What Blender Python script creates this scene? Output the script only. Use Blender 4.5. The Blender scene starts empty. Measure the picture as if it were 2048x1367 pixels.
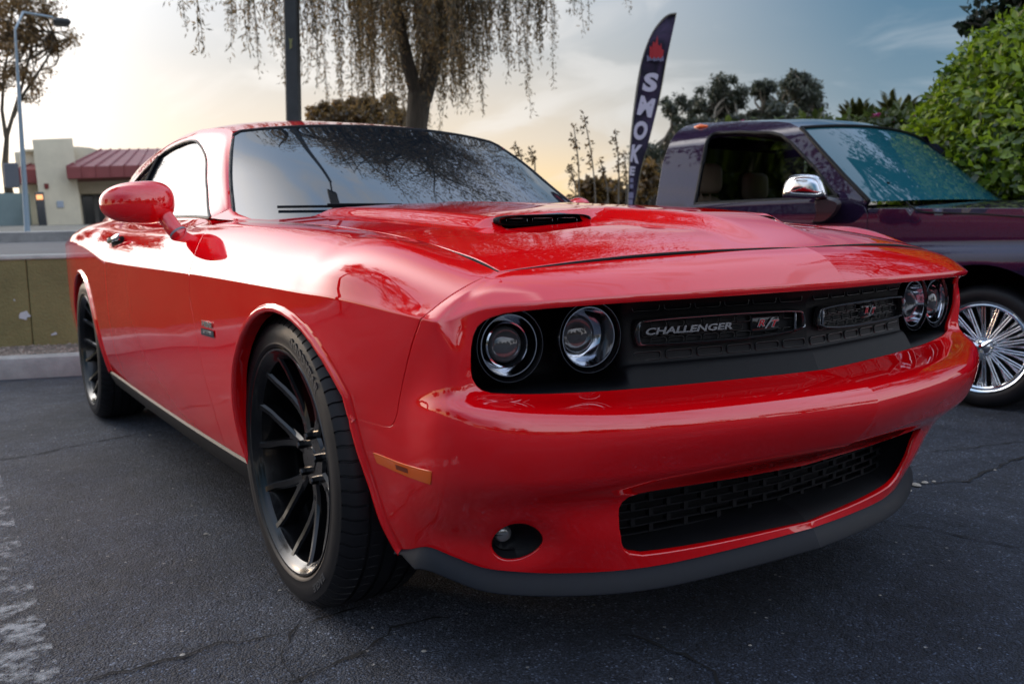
import bpy, bmesh, math, random
import numpy as np
from mathutils import Vector, Matrix
from mathutils.geometry import delaunay_2d_cdt

SC = bpy.context.scene
COL = SC.collection
R = math.radians
rng = np.random.default_rng(11)
random.seed(11)

# ------------------------------------------------------------------ camera
CAM_POS = np.array([2.0998, -1.6176, 0.8984])
def cam_axes(yaw, pitch, roll):
    f = np.array([math.cos(yaw) * math.cos(pitch), math.sin(yaw) * math.cos(pitch), math.sin(pitch)])
    r = np.cross(f, [0, 0, 1]); r /= np.linalg.norm(r); up = np.cross(r, f)
    c, s = math.cos(roll), math.sin(roll)
    return c * r + s * up, -s * r + c * up, f
CR, CU, CF = cam_axes(R(146.7184), R(-6.8097), R(-1.32997))
cd = bpy.data.cameras.new('camera'); cam = bpy.data.objects.new('camera', cd); COL.objects.link(cam)
M = Matrix.Identity(4)
for i in range(3):
    M[i][0], M[i][1], M[i][2], M[i][3] = CR[i], CU[i], -CF[i], CAM_POS[i]
cam.matrix_world = M
cd.sensor_width = 36; cd.lens = 1803.06 / 2048 * 36
cd.clip_start = .05; cd.clip_end = 4000
cd.dof.use_dof = True; cd.dof.focus_distance = 1.95; cd.dof.aperture_fstop = 5.6
SC.camera = cam
def ray_dir(px, py):
    """direction of a pixel of the 2048 wide photograph"""
    d = CR * (px - 1024) / 1803.06 - CU * (py - 683.5) / 1803.06 + CF
    return d / np.linalg.norm(d)
def at_dist(px, py, dist):
    d = ray_dir(px, py); return CAM_POS + d * dist / math.hypot(d[0], d[1])

# ------------------------------------------------------------------ sky and sun
SUN_AZ = R(201.0)          # towards the glow behind the car, measured from +X to +Y
SUN_EL = R(9.0)
W = bpy.data.worlds.new('World'); SC.world = W; W.use_nodes = True
nt = W.node_tree; nt.nodes.clear()
def wn(t, **k):
    n = nt.nodes.new(t)
    for a, b in k.items(): setattr(n, a, b)
    return n
def wl(a, b): nt.links.new(a, b)
def wmath(op, a, b=None, c=None, clamp=False):
    n = wn('ShaderNodeMath', operation=op, use_clamp=clamp)
    for i, x in enumerate((a, b, c)):
        if x is None: continue
        if isinstance(x, (int, float)): n.inputs[i].default_value = x
        else: wl(x, n.inputs[i])
    return n.outputs[0]
def wramp(x, stops):
    n = wn('ShaderNodeValToRGB'); e = n.color_ramp.elements
    while len(e) > 1: e.remove(e[-1])
    e[0].position = stops[0][0]; e[0].color = (*stops[0][1], 1)
    for p, c in stops[1:]:
        q = e.new(p); q.color = (*c, 1)
    wl(x, n.inputs[0]); return n.outputs[0]
def wmix(f, a, b, mode='MIX'):
    n = wn('ShaderNodeMix', data_type='RGBA', blend_type=mode)
    if isinstance(f, (int, float)): n.inputs[0].default_value = f
    else: wl(f, n.inputs[0])
    for i, x in ((6, a), (7, b)):
        if isinstance(x, tuple): n.inputs[i].default_value = (*x, 1)
        else: wl(x, n.inputs[i])
    return n.outputs[2]
tc = wn('ShaderNodeTexCoord'); sep = wn('ShaderNodeSeparateXYZ'); wl(tc.outputs['Generated'], sep.inputs[0])
zel = wmath('MAXIMUM', sep.outputs[2], 0.0)
hl = wmath('SQRT', wmath('ADD', wmath('MULTIPLY', sep.outputs[0], sep.outputs[0]), wmath('MULTIPLY', sep.outputs[1], sep.outputs[1])))
cosaz = wmath('DIVIDE', wmath('ADD', wmath('MULTIPLY', sep.outputs[0], math.cos(SUN_AZ)), wmath('MULTIPLY', sep.outputs[1], math.sin(SUN_AZ))), wmath('MAXIMUM', hl, .001))
sinel = zel
# west: pale grey to cream towards the horizon; east: blue grey
west = wramp(sinel, [(0, (1.1, .64, .22)), (.05, (1.0, .72, .38)), (.10, (.78, .66, .52)), (.19, (.575, .57, .56)), (.40, (.60, .70, .86)), (.7, (.54, .75, 1.06)), (1, (.50, .70, 1.02))])
east = wramp(sinel, [(0, (.50, .46, .44)), (.06, (.38, .42, .46)), (.13, (.15, .24, .32)), (.25, (.065, .165, .27)), (.38, (.10, .22, .36)), (.52, (.52, .66, .95)), (.66, (.78, .88, 1.14)), (.85, (.66, .82, 1.10)), (1, (.52, .71, 1.03))])
fw = wn('ShaderNodeMapRange', interpolation_type='SMOOTHSTEP'); wl(cosaz, fw.inputs[0])
fw.inputs[1].default_value = math.cos(R(79)); fw.inputs[2].default_value = math.cos(R(50))
# far side of the sky (behind the camera) is a soft bright dusk sky again
back = wramp(sinel, [(0, (1.0, .95, .98)), (.25, (1.10, 1.14, 1.28)), (.6, (.90, 1.04, 1.30)), (1, (.55, .72, 1.0))])
fb = wn('ShaderNodeMapRange', interpolation_type='SMOOTHSTEP'); wl(cosaz, fb.inputs[0])
fb.inputs[1].default_value = math.cos(R(96)); fb.inputs[2].default_value = math.cos(R(150))
sky = wmix(fw.outputs[0], wmix(fb.outputs[0], east, back), west)
# broad glow round the low sun, just outside the left edge of the picture
daz = wmath('ARCCOSINE', wmath('MINIMUM', wmath('MAXIMUM', cosaz, -1.0), 1.0)); qa = wmath('DIVIDE', daz, R(14))
de = wmath('DIVIDE', wmath('SUBTRACT', wmath('ARCSINE', wmath('MINIMUM', zel, 1.0)), R(27)), R(29))
gl = wmath('EXPONENT', wmath('MULTIPLY', wmath('ADD', wmath('MULTIPLY', qa, qa), wmath('MULTIPLY', de, de)), -.5))
# thin cirrus
mp = wn('ShaderNodeMapping'); wl(tc.outputs['Generated'], mp.inputs[0])
mp.inputs['Rotation'].default_value = (0, R(8), R(35)); mp.inputs['Scale'].default_value = (1.5, 6.0, 13.0)
nz = wn('ShaderNodeTexNoise'); wl(mp.outputs[0], nz.inputs[0]); nz.inputs['Scale'].default_value = 1.3; nz.inputs['Detail'].default_value = 6; nz.inputs['Distortion'].default_value = .9
cl = wn('ShaderNodeMapRange', interpolation_type='SMOOTHSTEP'); wl(nz.outputs[0], cl.inputs[0]); cl.inputs[1].default_value = .47; cl.inputs[2].default_value = .70
cfac = wmath('MULTIPLY', cl.outputs[0], .55)
sky = wmix(cfac, sky, wmix(fw.outputs[0], (.40, .46, .52), (.86, .82, .78)))
sky = wmix(gl, sky, (5.6, 5.3, 5.1))
ns = wn('ShaderNodeTexSky'); ns.sky_type = 'NISHITA'; ns.sun_disc = False; ns.sun_elevation = SUN_EL
ns.sun_rotation = math.pi / 2 - SUN_AZ; ns.altitude = 300; ns.dust_density = 2
bg1 = wn('ShaderNodeBackground'); wl(ns.outputs[0], bg1.inputs[0]); bg1.inputs[1].default_value = .01
bg2 = wn('ShaderNodeBackground'); wl(sky, bg2.inputs[0]); bg2.inputs[1].default_value = 1.0
ad = wn('ShaderNodeAddShader'); wl(bg1.outputs[0], ad.inputs[0]); wl(bg2.outputs[0], ad.inputs[1])
wo = wn('ShaderNodeOutputWorld'); wl(ad.outputs[0], wo.inputs[0])

sl = bpy.data.lights.new('sun', 'SUN'); so = bpy.data.objects.new('sun', sl); COL.objects.link(so)
sl.energy = 0.35; sl.angle = R(6); sl.color = (1.0, .66, .36)
so.rotation_euler = Vector((math.cos(SUN_AZ) * math.cos(SUN_EL), math.sin(SUN_AZ) * math.cos(SUN_EL), math.sin(SUN_EL))).to_track_quat('Z', 'Y').to_euler()
so.location = (-8, 0, 12)

SC.view_settings.view_transform = 'Standard'; SC.view_settings.look = 'None'
SC.view_settings.exposure = 0.15; SC.view_settings.gamma = 1.0
SC.render.engine = 'CYCLES'
SC.cycles.max_bounces = 8; SC.cycles.transparent_max_bounces = 12
# ------------------------------------------------------------------ materials
def new_mat(name):
    m = bpy.data.materials.new(name); m.use_nodes = True
    return m, m.node_tree, m.node_tree.nodes['Principled BSDF']
def nd(t, kind, **k):
    n = t.nodes.new(kind)
    for a, b in k.items(): setattr(n, a, b)
    return n
def pmat(name, col, rough=.5, metal=0., spec=.5, coat=0., coat_rough=.03, ior=1.5, emit=None, estr=0., trans=0., alpha=1.):
    m, t, b = new_mat(name)
    b.inputs['Base Color'].default_value = (*col, 1); b.inputs['Roughness'].default_value = rough
    b.inputs['Metallic'].default_value = metal; b.inputs['Specular IOR Level'].default_value = spec
    b.inputs['Coat Weight'].default_value = coat; b.inputs['Coat Roughness'].default_value = coat_rough
    b.inputs['IOR'].default_value = ior; b.inputs['Transmission Weight'].default_value = trans
    if emit: b.inputs['Emission Color'].default_value = (*emit, 1); b.inputs['Emission Strength'].default_value = estr
    return m
def noisy(m, scale=8., amount=.25, bump=0., bscale=None, rough_var=0., detail=6, coords='Object', stretch=None, bdist=.01):
    """vary a plain material's colour, roughness and relief with noise"""
    t = m.node_tree; b = t.nodes['Principled BSDF']; c = tuple(b.inputs['Base Color'].default_value)
    tcn = nd(t, 'ShaderNodeTexCoord'); mpn = nd(t, 'ShaderNodeMapping'); t.links.new(tcn.outputs[coords], mpn.inputs[0])
    if stretch: mpn.inputs['Scale'].default_value = stretch
    n = nd(t, 'ShaderNodeTexNoise'); n.inputs['Scale'].default_value = scale; n.inputs['Detail'].default_value = detail; n.inputs['Roughness'].default_value = .62
    t.links.new(mpn.outputs[0], n.inputs[0])
    r = nd(t, 'ShaderNodeValToRGB'); t.links.new(n.outputs[0], r.inputs[0])
    e = r.color_ramp.elements; e[0].position = .3; e[1].position = .7
    e[0].color = (*[x * (1 - amount) for x in c[:3]], 1); e[1].color = (*[min(1, x * (1 + amount)) for x in c[:3]], 1)
    t.links.new(r.outputs[0], b.inputs['Base Color'])
    if rough_var:
        mr = nd(t, 'ShaderNodeMapRange'); t.links.new(n.outputs[0], mr.inputs[0]); r0 = b.inputs['Roughness'].default_value
        mr.inputs[3].default_value = max(0, r0 - rough_var); mr.inputs[4].default_value = min(1, r0 + rough_var); t.links.new(mr.outputs[0], b.inputs['Roughness'])
    if bump:
        n2 = nd(t, 'ShaderNodeTexNoise'); n2.inputs['Scale'].default_value = bscale or scale * 6; n2.inputs['Detail'].default_value = 5
        t.links.new(mpn.outputs[0], n2.inputs[0])
        bp = nd(t, 'ShaderNodeBump'); bp.inputs['Strength'].default_value = bump; bp.inputs['Distance'].default_value = bdist
        t.links.new(n2.outputs[0], bp.inputs['Height']); t.links.new(bp.outputs[0], b.inputs['Normal'])
    return m

# ------------------------------------------------------------------ objects
def tag(o, label=None, cat=None, group=None, kind=None):
    if label: o['label'] = label
    if cat: o['category'] = cat
    if group: o['group'] = group
    if kind: o['kind'] = kind
    return o
def empty(name, loc=(0, 0, 0), rz=0., label=None, cat=None, group=None):
    o = bpy.data.objects.new(name, None); COL.objects.link(o); o.location = loc; o.rotation_euler = (0, 0, rz)
    o.empty_display_size = .2
    return tag(o, label, cat, group)
def link(name, me, parent=None, loc=None, rot=None, mats=()):
    o = bpy.data.objects.new(name, me); COL.objects.link(o)
    for m in mats: me.materials.append(m)
    if parent is not None: o.parent = parent
    if loc is not None: o.location = loc
    if rot is not None: o.rotation_euler = rot
    return o
def again(o, parent=None, loc=None, rot=None):
    c = o.copy(); COL.objects.link(c)
    if parent is not None: c.parent = parent
    if loc is not None: c.location = loc
    if rot is not None: c.rotation_euler = rot
    return c
def copy_tree(o, parent=None):
    c = o.copy(); COL.objects.link(c)
    if parent is not None: c.parent = parent
    for ch in [x for x in bpy.data.objects if x.parent == o]: copy_tree(ch, c)
    return c

def frame(d):
    d = np.asarray(d, float); d = d / np.linalg.norm(d)
    a = np.array([0, 0, 1.]) if abs(d[2]) < .9 else np.array([1., 0, 0])
    x = np.cross(a, d); x /= np.linalg.norm(x); return x, np.cross(d, x), d

class MB:
    """collects shapes into one mesh"""
    def __init__(s): s.v = []; s.f = []; s.n = []; s.m = []; s.k = 0; s.hasn = False
    def add(s, v, f, n=None, m=0):
        v = np.asarray(v, float).reshape(-1, 3)
        s.v.append(v); s.f += [tuple(int(i) + s.k for i in q) for q in f]; s.m += [m] * len(f)
        s.n.append(np.asarray(n, float).reshape(-1, 3) if n is not None else np.zeros((len(v), 3)))
        if n is not None: s.hasn = True
        s.k += len(v); return s
    def box(s, c, d, rot=None, m=0, bev=0.):
        x, y, z = [q / 2 for q in d]
        if bev <= 0:
            V = np.array([(-x,-y,-z),(x,-y,-z),(x,y,-z),(-x,y,-z),(-x,-y,z),(x,-y,z),(x,y,z),(-x,y,z)])
            F = [(0,3,2,1),(4,5,6,7),(0,1,5,4),(1,2,6,5),(2,3,7,6),(3,0,4,7)]
        else:
            b = min(bev, x * .99, y * .99, z * .99)
            V = []
            for sz in (-1, 1):
                for (ix, iz) in ((0, 1), (1, 0)) if sz < 0 else ((1, 0), (0, 1)): pass
            # rings of an octagon-section box
            def ring(zz, e):
                return [(-x + e + b, -y + e, zz), (x - e - b, -y + e, zz), (x - e, -y + e + b, zz), (x - e, y - e - b, zz), (x - e - b, y - e, zz), (-x + e + b, y - e, zz), (-x + e, y - e - b, zz), (-x + e, -y + e + b, zz)]
            rings = [ring(-z, b * .6), ring(-z + b, 0), ring(z - b, 0), ring(z, b * .6)]
            V = np.array([p for r_ in rings for p in r_]); F = [tuple(range(7, -1, -1)), tuple(range(24, 32))]
            for i in range(3):
                for j in range(8):
                    a, c2 = i * 8 + j, i * 8 + (j + 1) % 8; F.append((a, c2, c2 + 8, a + 8))
        if rot is not None: V = V @ np.asarray(rot).T
        return s.add(V + np.asarray(c), F, m=m)
    def tube(s, pts, r, n=8, cap=True, m=0, closed=False, flat=1.0):
        P = np.asarray(pts, float); K = len(P); r = np.broadcast_to(np.asarray(r, float), (K,))
        T = np.gradient(P, axis=0) if not closed else np.roll(P, -1, 0) - np.roll(P, 1, 0)
        V = []; x, y, _ = frame(T[0])
        for i in range(K):
            d = T[i] / (np.linalg.norm(T[i]) + 1e-12); x = x - d * np.dot(x, d); x /= np.linalg.norm(x) + 1e-12; y = np.cross(d, x)
            a = np.linspace(0, 2 * np.pi, n, endpoint=False)
            V.append(P[i] + r[i] * (np.cos(a)[:, None] * x + flat * np.sin(a)[:, None] * y))
        V = np.concatenate(V); F = []
        for i in range(K if closed else K - 1):
            for j in range(n):
                a, b = i * n + j, i * n + (j + 1) % n; q = (i + 1) % K
                F.append((a, b, q * n + (j + 1) % n, q * n + j))
        if cap and not closed: F += [tuple(range(n - 1, -1, -1)), tuple(range((K - 1) * n, K * n))]
        return s.add(V, F, m=m)
    def lathe(s, prof, n=32, o=(0, 0, 0), axis='z', m=0, caps=False, a0=0., a1=2 * np.pi):
        full = abs(a1 - a0 - 2 * np.pi) < 1e-6
        A = np.linspace(a0, a1, n, endpoint=not full); p = np.asarray(prof, float); K = len(p)
        V = np.stack([np.outer(np.cos(A), p[:, 0]), np.outer(np.sin(A), p[:, 0]), np.tile(p[:, 1], (n, 1))], -1).reshape(-1, 3)
        if axis == 'y': V = V[:, [0, 2, 1]] * np.array([1, 1, 1.]); V[:, 0] *= -1
        if axis == 'x': V = V[:, [2, 0, 1]]
        F = []
        for i in range(n if full else n - 1):
            for j in range(K - 1):
                a = i * K + j; b = ((i + 1) % n) * K + j; F.append((a, b, b + 1, a + 1))
        if caps and full:
            F.append(tuple(i * K for i in range(n - 1, -1, -1))); F.append(tuple(i * K + K - 1 for i in range(n)))
        return s.add(V + np.asarray(o), F, m=m)
    def grid(s, G, m=0, flip=False, closed_u=False):
        G = np.asarray(G, float); a, b, _ = G.shape; F = []
        for i in range(a if closed_u else a - 1):
            for j in range(b - 1):
                i2 = (i + 1) % a
                q = (i * b + j, i2 * b + j, i2 * b + j + 1, i * b + j + 1); F.append(q[::-1] if flip else q)
        return s.add(G.reshape(-1, 3), F, m=m)
    def prism(s, poly, d0, d1, place, m=0):
        """poly (a,b) pairs extruded from d0 to d1; place(a,b,d)->xyz"""
        n = len(poly); V = [place(a, b, d0) for a, b in poly] + [place(a, b, d1) for a, b in poly]
        F = [tuple(range(n - 1, -1, -1)), tuple(range(n, 2 * n))] + [(i, (i + 1) % n, n + (i + 1) % n, n + i) for i in range(n)]
        return s.add(V, F, m=m)
    def xform(s, f):
        s.v = [f(v) for v in s.v]; return s
    def mesh(s, name, mats=(), smooth=None, normals=False):
        me = bpy.data.meshes.new(name)
        V = np.concatenate(s.v) if s.v else np.zeros((0, 3))
        me.from_pydata(V.tolist(), [], s.f)
        for m in mats: me.materials.append(m)
        if len(mats) > 1: me.polygons.foreach_set('material_index', s.m)
        if smooth is not None:
            me.polygons.foreach_set('use_smooth', [True] * len(me.polygons))
            if smooth < 180: me.set_sharp_from_angle(angle=R(smooth))
        if normals and s.hasn:
            me.polygons.foreach_set('use_smooth', [True] * len(me.polygons))
            N = np.concatenate(s.n); me.normals_split_custom_set_from_vertices(N.tolist())
        me.update(); return me
    def build(s, name, mats, parent=None, smooth=None, normals=False, loc=None, rot=None):
        mats = mats if isinstance(mats, (list, tuple)) else [mats]
        return link(name, s.mesh(name, mats, smooth, normals), parent, loc, rot)

def text_mesh(txt, size=1., extrude=.02, shear=0., xs=1., bold=0., res=3, spacing=1.):
    cu = bpy.data.curves.new('t', 'FONT'); cu.body = txt; cu.size = size; cu.extrude = extrude; cu.shear = shear
    cu.align_x = 'CENTER'; cu.align_y = 'CENTER'; cu.resolution_u = res; cu.offset = bold; cu.space_character = spacing
    o = bpy.data.objects.new('t', cu); COL.objects.link(o)
    dg = bpy.context.evaluated_depsgraph_get(); dg.update()
    me = o.evaluated_get(dg).to_mesh()
    V = np.array([v.co[:] for v in me.vertices]); F = [tuple(p.vertices) for p in me.polygons]
    o.evaluated_get(dg).to_mesh_clear(); bpy.data.objects.remove(o); bpy.data.curves.remove(cu)
    V = V.copy(); V[:, 0] *= xs
    return V, F

# ------------------------------------------------------------------ panels cut from a skin
def inside(poly, q):
    x, y = q[:, 0], q[:, 1]; c = np.zeros(len(q), bool); P = np.asarray(poly); n = len(P); j = n - 1
    for i in range(n):
        xi, yi = P[i]; xj, yj = P[j]
        if yi != yj: c ^= ((yi > y) != (yj > y)) & (x < (xj - xi) * (y - yi) / (yj - yi) + xi)
        j = i
    return c
def dense(pts, h, closed=True):
    P = np.asarray(pts, float); out = []
    n = len(P)
    for i in range(n if closed else n - 1):
        a, b = P[i], P[(i + 1) % n]; k = max(1, int(np.ceil(np.linalg.norm(b - a) / h)))
        for t in range(k): out.append(a + (b - a) * t / k)
    if not closed: out.append(P[-1])
    return np.array(out)
def smooth_poly(pts, it=2, closed=True):
    """Chaikin corner rounding"""
    P = np.asarray(pts, float)
    for _ in range(it):
        nx = np.roll(P, -1, 0); q = np.stack([.75 * P + .25 * nx, .25 * P + .75 * nx], 1).reshape(-1, 2)
        if not closed: q = np.concatenate([P[:1], q[1:-2] if False else q[:-2], P[-1:]])
        P = q
    return P
def surf_normal(f, q, e=1e-3):
    q = np.asarray(q, float); a = f(q + [e, 0]) - f(q - [e, 0]); b = f(q + [0, e]) - f(q - [0, e])
    n = np.cross(a, b); return n / (np.linalg.norm(n, axis=1, keepdims=True) + 1e-12)

EDGE = [(0, 0), (.0012, .0004), (.002, .002), (.002, .016)]           # out along the edge, in below the skin
NOEDGE = None
def panel(mb, f, edges, holes=(), h=.03, sgn=1., extra=None, nrm=None, m=0, side=1, me_=0):
    """edges: list of (polyline, profile) making a closed outline; holes: list of (closed polyline, profile).
    f maps (s,t) to xyz; sgn turns its normal outwards; side=-1 mirrors to the right hand side."""
    loops = []
    pts = []; prof = []
    for pl, pr in edges:
        d = dense(pl, h * .7, closed=False)[:-1]; pts += list(d); prof += [pr] * len(d)
    loops.append((np.array(pts), prof))
    for pl, pr in holes:
        d = dense(pl, h * .6); loops.append((d, [pr] * len(d)))
    B = np.concatenate([l[0] for l in loops])
    lo, hi = B.min(0), B.max(0)
    gx = np.arange(lo[0] + h * .5, hi[0], h); gy = np.arange(lo[1] + h * .5, hi[1], h)
    G = np.stack(np.meshgrid(gx, gy, indexing='ij'), -1).reshape(-1, 2)
    G[:, 0] += (np.arange(len(G)) % 2) * h * .15
    if extra is not None and len(extra): G = np.concatenate([np.asarray(extra), G])
    ok = inside(loops[0][0], G)
    for l in loops[1:]: ok &= ~inside(l[0], G)
    G = G[ok]
    if len(G):
        D2 = np.full(len(G), 1e9)
        for c in range(0, len(B), 256):
            D2 = np.minimum(D2, ((G[:, None, :] - B[None, c:c + 256])**2).sum(2).min(1))
        ne = len(extra) if extra is not None else 0
        G = G[D2 > (h * .32)**2] if ne == 0 else G[D2 > (h * .12)**2]
    V2 = np.concatenate([B, G]); E = []; k = 0
    for l, _ in loops:
        n = len(l); E += [(k + i, k + (i + 1) % n) for i in range(n)]; k += n
    ov, oe, of, ovi, oei, ofi = delaunay_2d_cdt([Vector(p) for p in V2], E, [], 0, 1e-6)
    Q = np.array([p[:] for p in ov]); T = np.array([t for t in of if len(t) == 3])
    cen = Q[T].mean(1); keep = inside(loops[0][0], cen)
    for l in loops[1:]: keep &= ~inside(l[0], cen)
    T = T[keep]
    X = f(Q); N = surf_normal(f, Q) * sgn
    if nrm is not None: N = nrm(Q, N)
    # winding
    fn = np.cross(X[T[:, 1]] - X[T[:, 0]], X[T[:, 2]] - X[T[:, 0]]); bad = (fn * N[T[:, 0]]).sum(1) < 0
    T[bad] = T[bad][:, ::-1]
    S = np.array([1, side, 1.])
    if side < 0: T = T[:, ::-1]
    mb.add(X * S, T.tolist(), N * S, m=m)
    # rolled edges
    for li, (l, pr) in enumerate(loops):
        if all(p is None for p in pr): continue
        Xl = f(l); Nl = surf_normal(f, l) * sgn
        if nrm is not None: Nl = nrm(l, Nl)
        t1 = np.roll(Xl, -1, 0) - Xl; t0 = Xl - np.roll(Xl, 1, 0)
        t1 /= np.linalg.norm(t1, axis=1, keepdims=True) + 1e-12; t0 /= np.linalg.norm(t0, axis=1, keepdims=True) + 1e-12
        Tn = t1 + t0; Tn /= np.linalg.norm(Tn, axis=1, keepdims=True) + 1e-12
        Bn = np.cross(Tn, Nl); Bn /= np.linalg.norm(Bn, axis=1, keepdims=True) + 1e-12
        # outward: away from the kept side
        area = .5 * np.sum(l[:, 0] * np.roll(l[:, 1], -1) - np.roll(l[:, 0], -1) * l[:, 1])
        tst = l + .0
        # test numerically which way leaves the panel
        e = 2e-3; J0 = f(l + [e, 0]) - Xl; J1 = f(l + [0, e]) - Xl
        l1 = np.roll(l, -1, 0) - l; l0 = l - np.roll(l, 1, 0); tl = l1 / (np.linalg.norm(l1, axis=1, keepdims=True) + 1e-12) + l0 / (np.linalg.norm(l0, axis=1, keepdims=True) + 1e-12); pn = np.stack([tl[:, 1], -tl[:, 0]], 1) * np.sign(area + 1e-15)
        if li > 0: pn = -pn
        pn = pn / (np.linalg.norm(pn, axis=1, keepdims=True) + 1e-12)
        e1 = 1.5e-3; dv = Xl - f(l - pn * e1); dv2 = f(l + pn * e1) - Xl
        dd = (dv * Bn).sum(1) + (dv2 * Bn).sum(1); s_ = np.where(dd < 0, -1., 1.)
        s_ = np.where(np.abs(dd) > 1e-7, s_, np.sign(dd.sum() + 1e-12)); Bn = Bn * s_[:, None]
        n = len(l); i = 0
        runs = []
        for a in range(n):
            b = (a + 1) % n
            if pr[a] is not None: runs.append((a, b, pr[a]))
        for a, b, p in runs:
            p = np.asarray(p, float); K = len(p)
            dp = np.gradient(p, axis=0); dp /= np.linalg.norm(dp, axis=1, keepdims=True) + 1e-12
            vv = []; nn = []
            for q in (a, b):
                vv.append(Xl[q] + Bn[q] * p[:, :1] - Nl[q] * p[:, 1:]); nn.append(Bn[q] * dp[:, 1:] + Nl[q] * dp[:, :1])
            nn[0][0] = Nl[a]; nn[1][0] = Nl[b]
            vv = np.concatenate(vv); nn = np.concatenate(nn)
            F = [(j, K + j, K + j + 1, j + 1) for j in range(K - 1)]
            c0 = np.cross(vv[K] - vv[0], vv[1] - vv[0]) if np.linalg.norm(vv[1] - vv[0]) > 1e-9 else None
            c1 = np.cross(vv[K + K // 2] - vv[K // 2], vv[min(K - 1, K // 2 + 1)] - vv[K // 2])
            if np.dot(c1, nn[K // 2]) < 0: F = [t[::-1] for t in F]
            if side < 0: F = [t[::-1] for t in F]
            mb.add(vv * S, F, nn * S, m=me_)
    return mb
# ------------------------------------------------------------------ surface maths
def basis(knots, x):
    """rows of weights: x sampled on a C1 spline through knots (three point tangents)"""
    k = np.asarray(knots, float); n = len(k); x = np.asarray(x, float)
    i = np.clip(np.searchsorted(k, x, side='right') - 1, 0, n - 2)
    h = k[i + 1] - k[i]; f = (x - k[i]) / h
    D = np.zeros((n, n))
    for j in range(n):
        if j == 0: D[0, 0] = -1 / (k[1] - k[0]); D[0, 1] = 1 / (k[1] - k[0])
        elif j == n - 1: D[j, j] = 1 / (k[j] - k[j - 1]); D[j, j - 1] = -D[j, j]
        else:
            a = k[j] - k[j - 1]; b = k[j + 1] - k[j]
            D[j, j - 1] = -b / (a * (a + b)); D[j, j + 1] = a / (b * (a + b)); D[j, j] = (b - a) / (a * b)
    h00 = 2 * f**3 - 3 * f**2 + 1; h10 = f**3 - 2 * f**2 + f; h01 = -2 * f**3 + 3 * f**2; h11 = f**3 - f**2
    W = np.zeros((len(x), n)); r = np.arange(len(x))
    W[r, i] += h00; W[r, i + 1] += h01
    W += (h10 * h)[:, None] * D[i] + (h11 * h)[:, None] * D[i + 1]
    return W

def spline(knots, pts, x):
    return basis(knots, x) @ np.asarray(pts, float)

def spl1(xs, ys):
    xs = np.asarray(xs, float); ys = np.asarray(ys, float)
    return lambda x: (basis(xs, np.atleast_1d(x)) @ ys)

class Skin:
    """tensor spline through a net of points net[column][row]"""
    def __init__(self, net, srow=None):
        self.N = np.array(net, float)
        J, K, _ = self.N.shape
        r = self.N.mean(axis=1) if srow is None else self.N[:, srow]
        self.s = np.concatenate([[0], np.cumsum(np.linalg.norm(np.diff(r, axis=0), axis=1))])
        d = np.linalg.norm(np.diff(self.N, axis=1), axis=2).mean(axis=0)
        self.t = np.concatenate([[0], np.cumsum(d)])
    def __call__(self, q):
        q = np.atleast_2d(q)
        Bs = basis(self.s, np.clip(q[:, 0], 0, self.s[-1])); Bt = basis(self.t, np.clip(q[:, 1], 0, self.t[-1]))
        return np.einsum('nj,jkc,nk->nc', Bs, self.N, Bt)
    def S(self, j):
        return float(np.interp(j, np.arange(len(self.s)), self.s))
    def T(self, k):
        return float(np.interp(k, np.arange(len(self.t)), self.t))
    def st(self, pts):
        """(column, row) index pairs to domain coordinates"""
        return np.array([[self.S(a), self.T(b)] for a, b in pts])
    def find(self, f, target, s0, s1, t0=None, t1=None, n=60):
        """domain point whose f(xyz) is nearest the target"""
        t0 = 0 if t0 is None else t0; t1 = self.t[-1] if t1 is None else t1
        target = np.asarray(target, float)
        for it in range(6):
            ss = np.linspace(s0, s1, n); tt = np.linspace(t0, t1, n)
            g = np.stack(np.meshgrid(ss, tt, indexing='ij'), -1).reshape(-1, 2)
            e = ((f(self(g)) - target)**2).sum(1); b = g[e.argmin()]
            ds = (s1 - s0) / n * 2; dt = (t1 - t0) / n * 2
            s0, s1, t0, t1 = b[0] - ds, b[0] + ds, b[1] - dt, b[1] + dt
        return b

UZ = lambda P: P[:, [0, 2]]
VZ = lambda P: P[:, [1, 2]]

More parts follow.
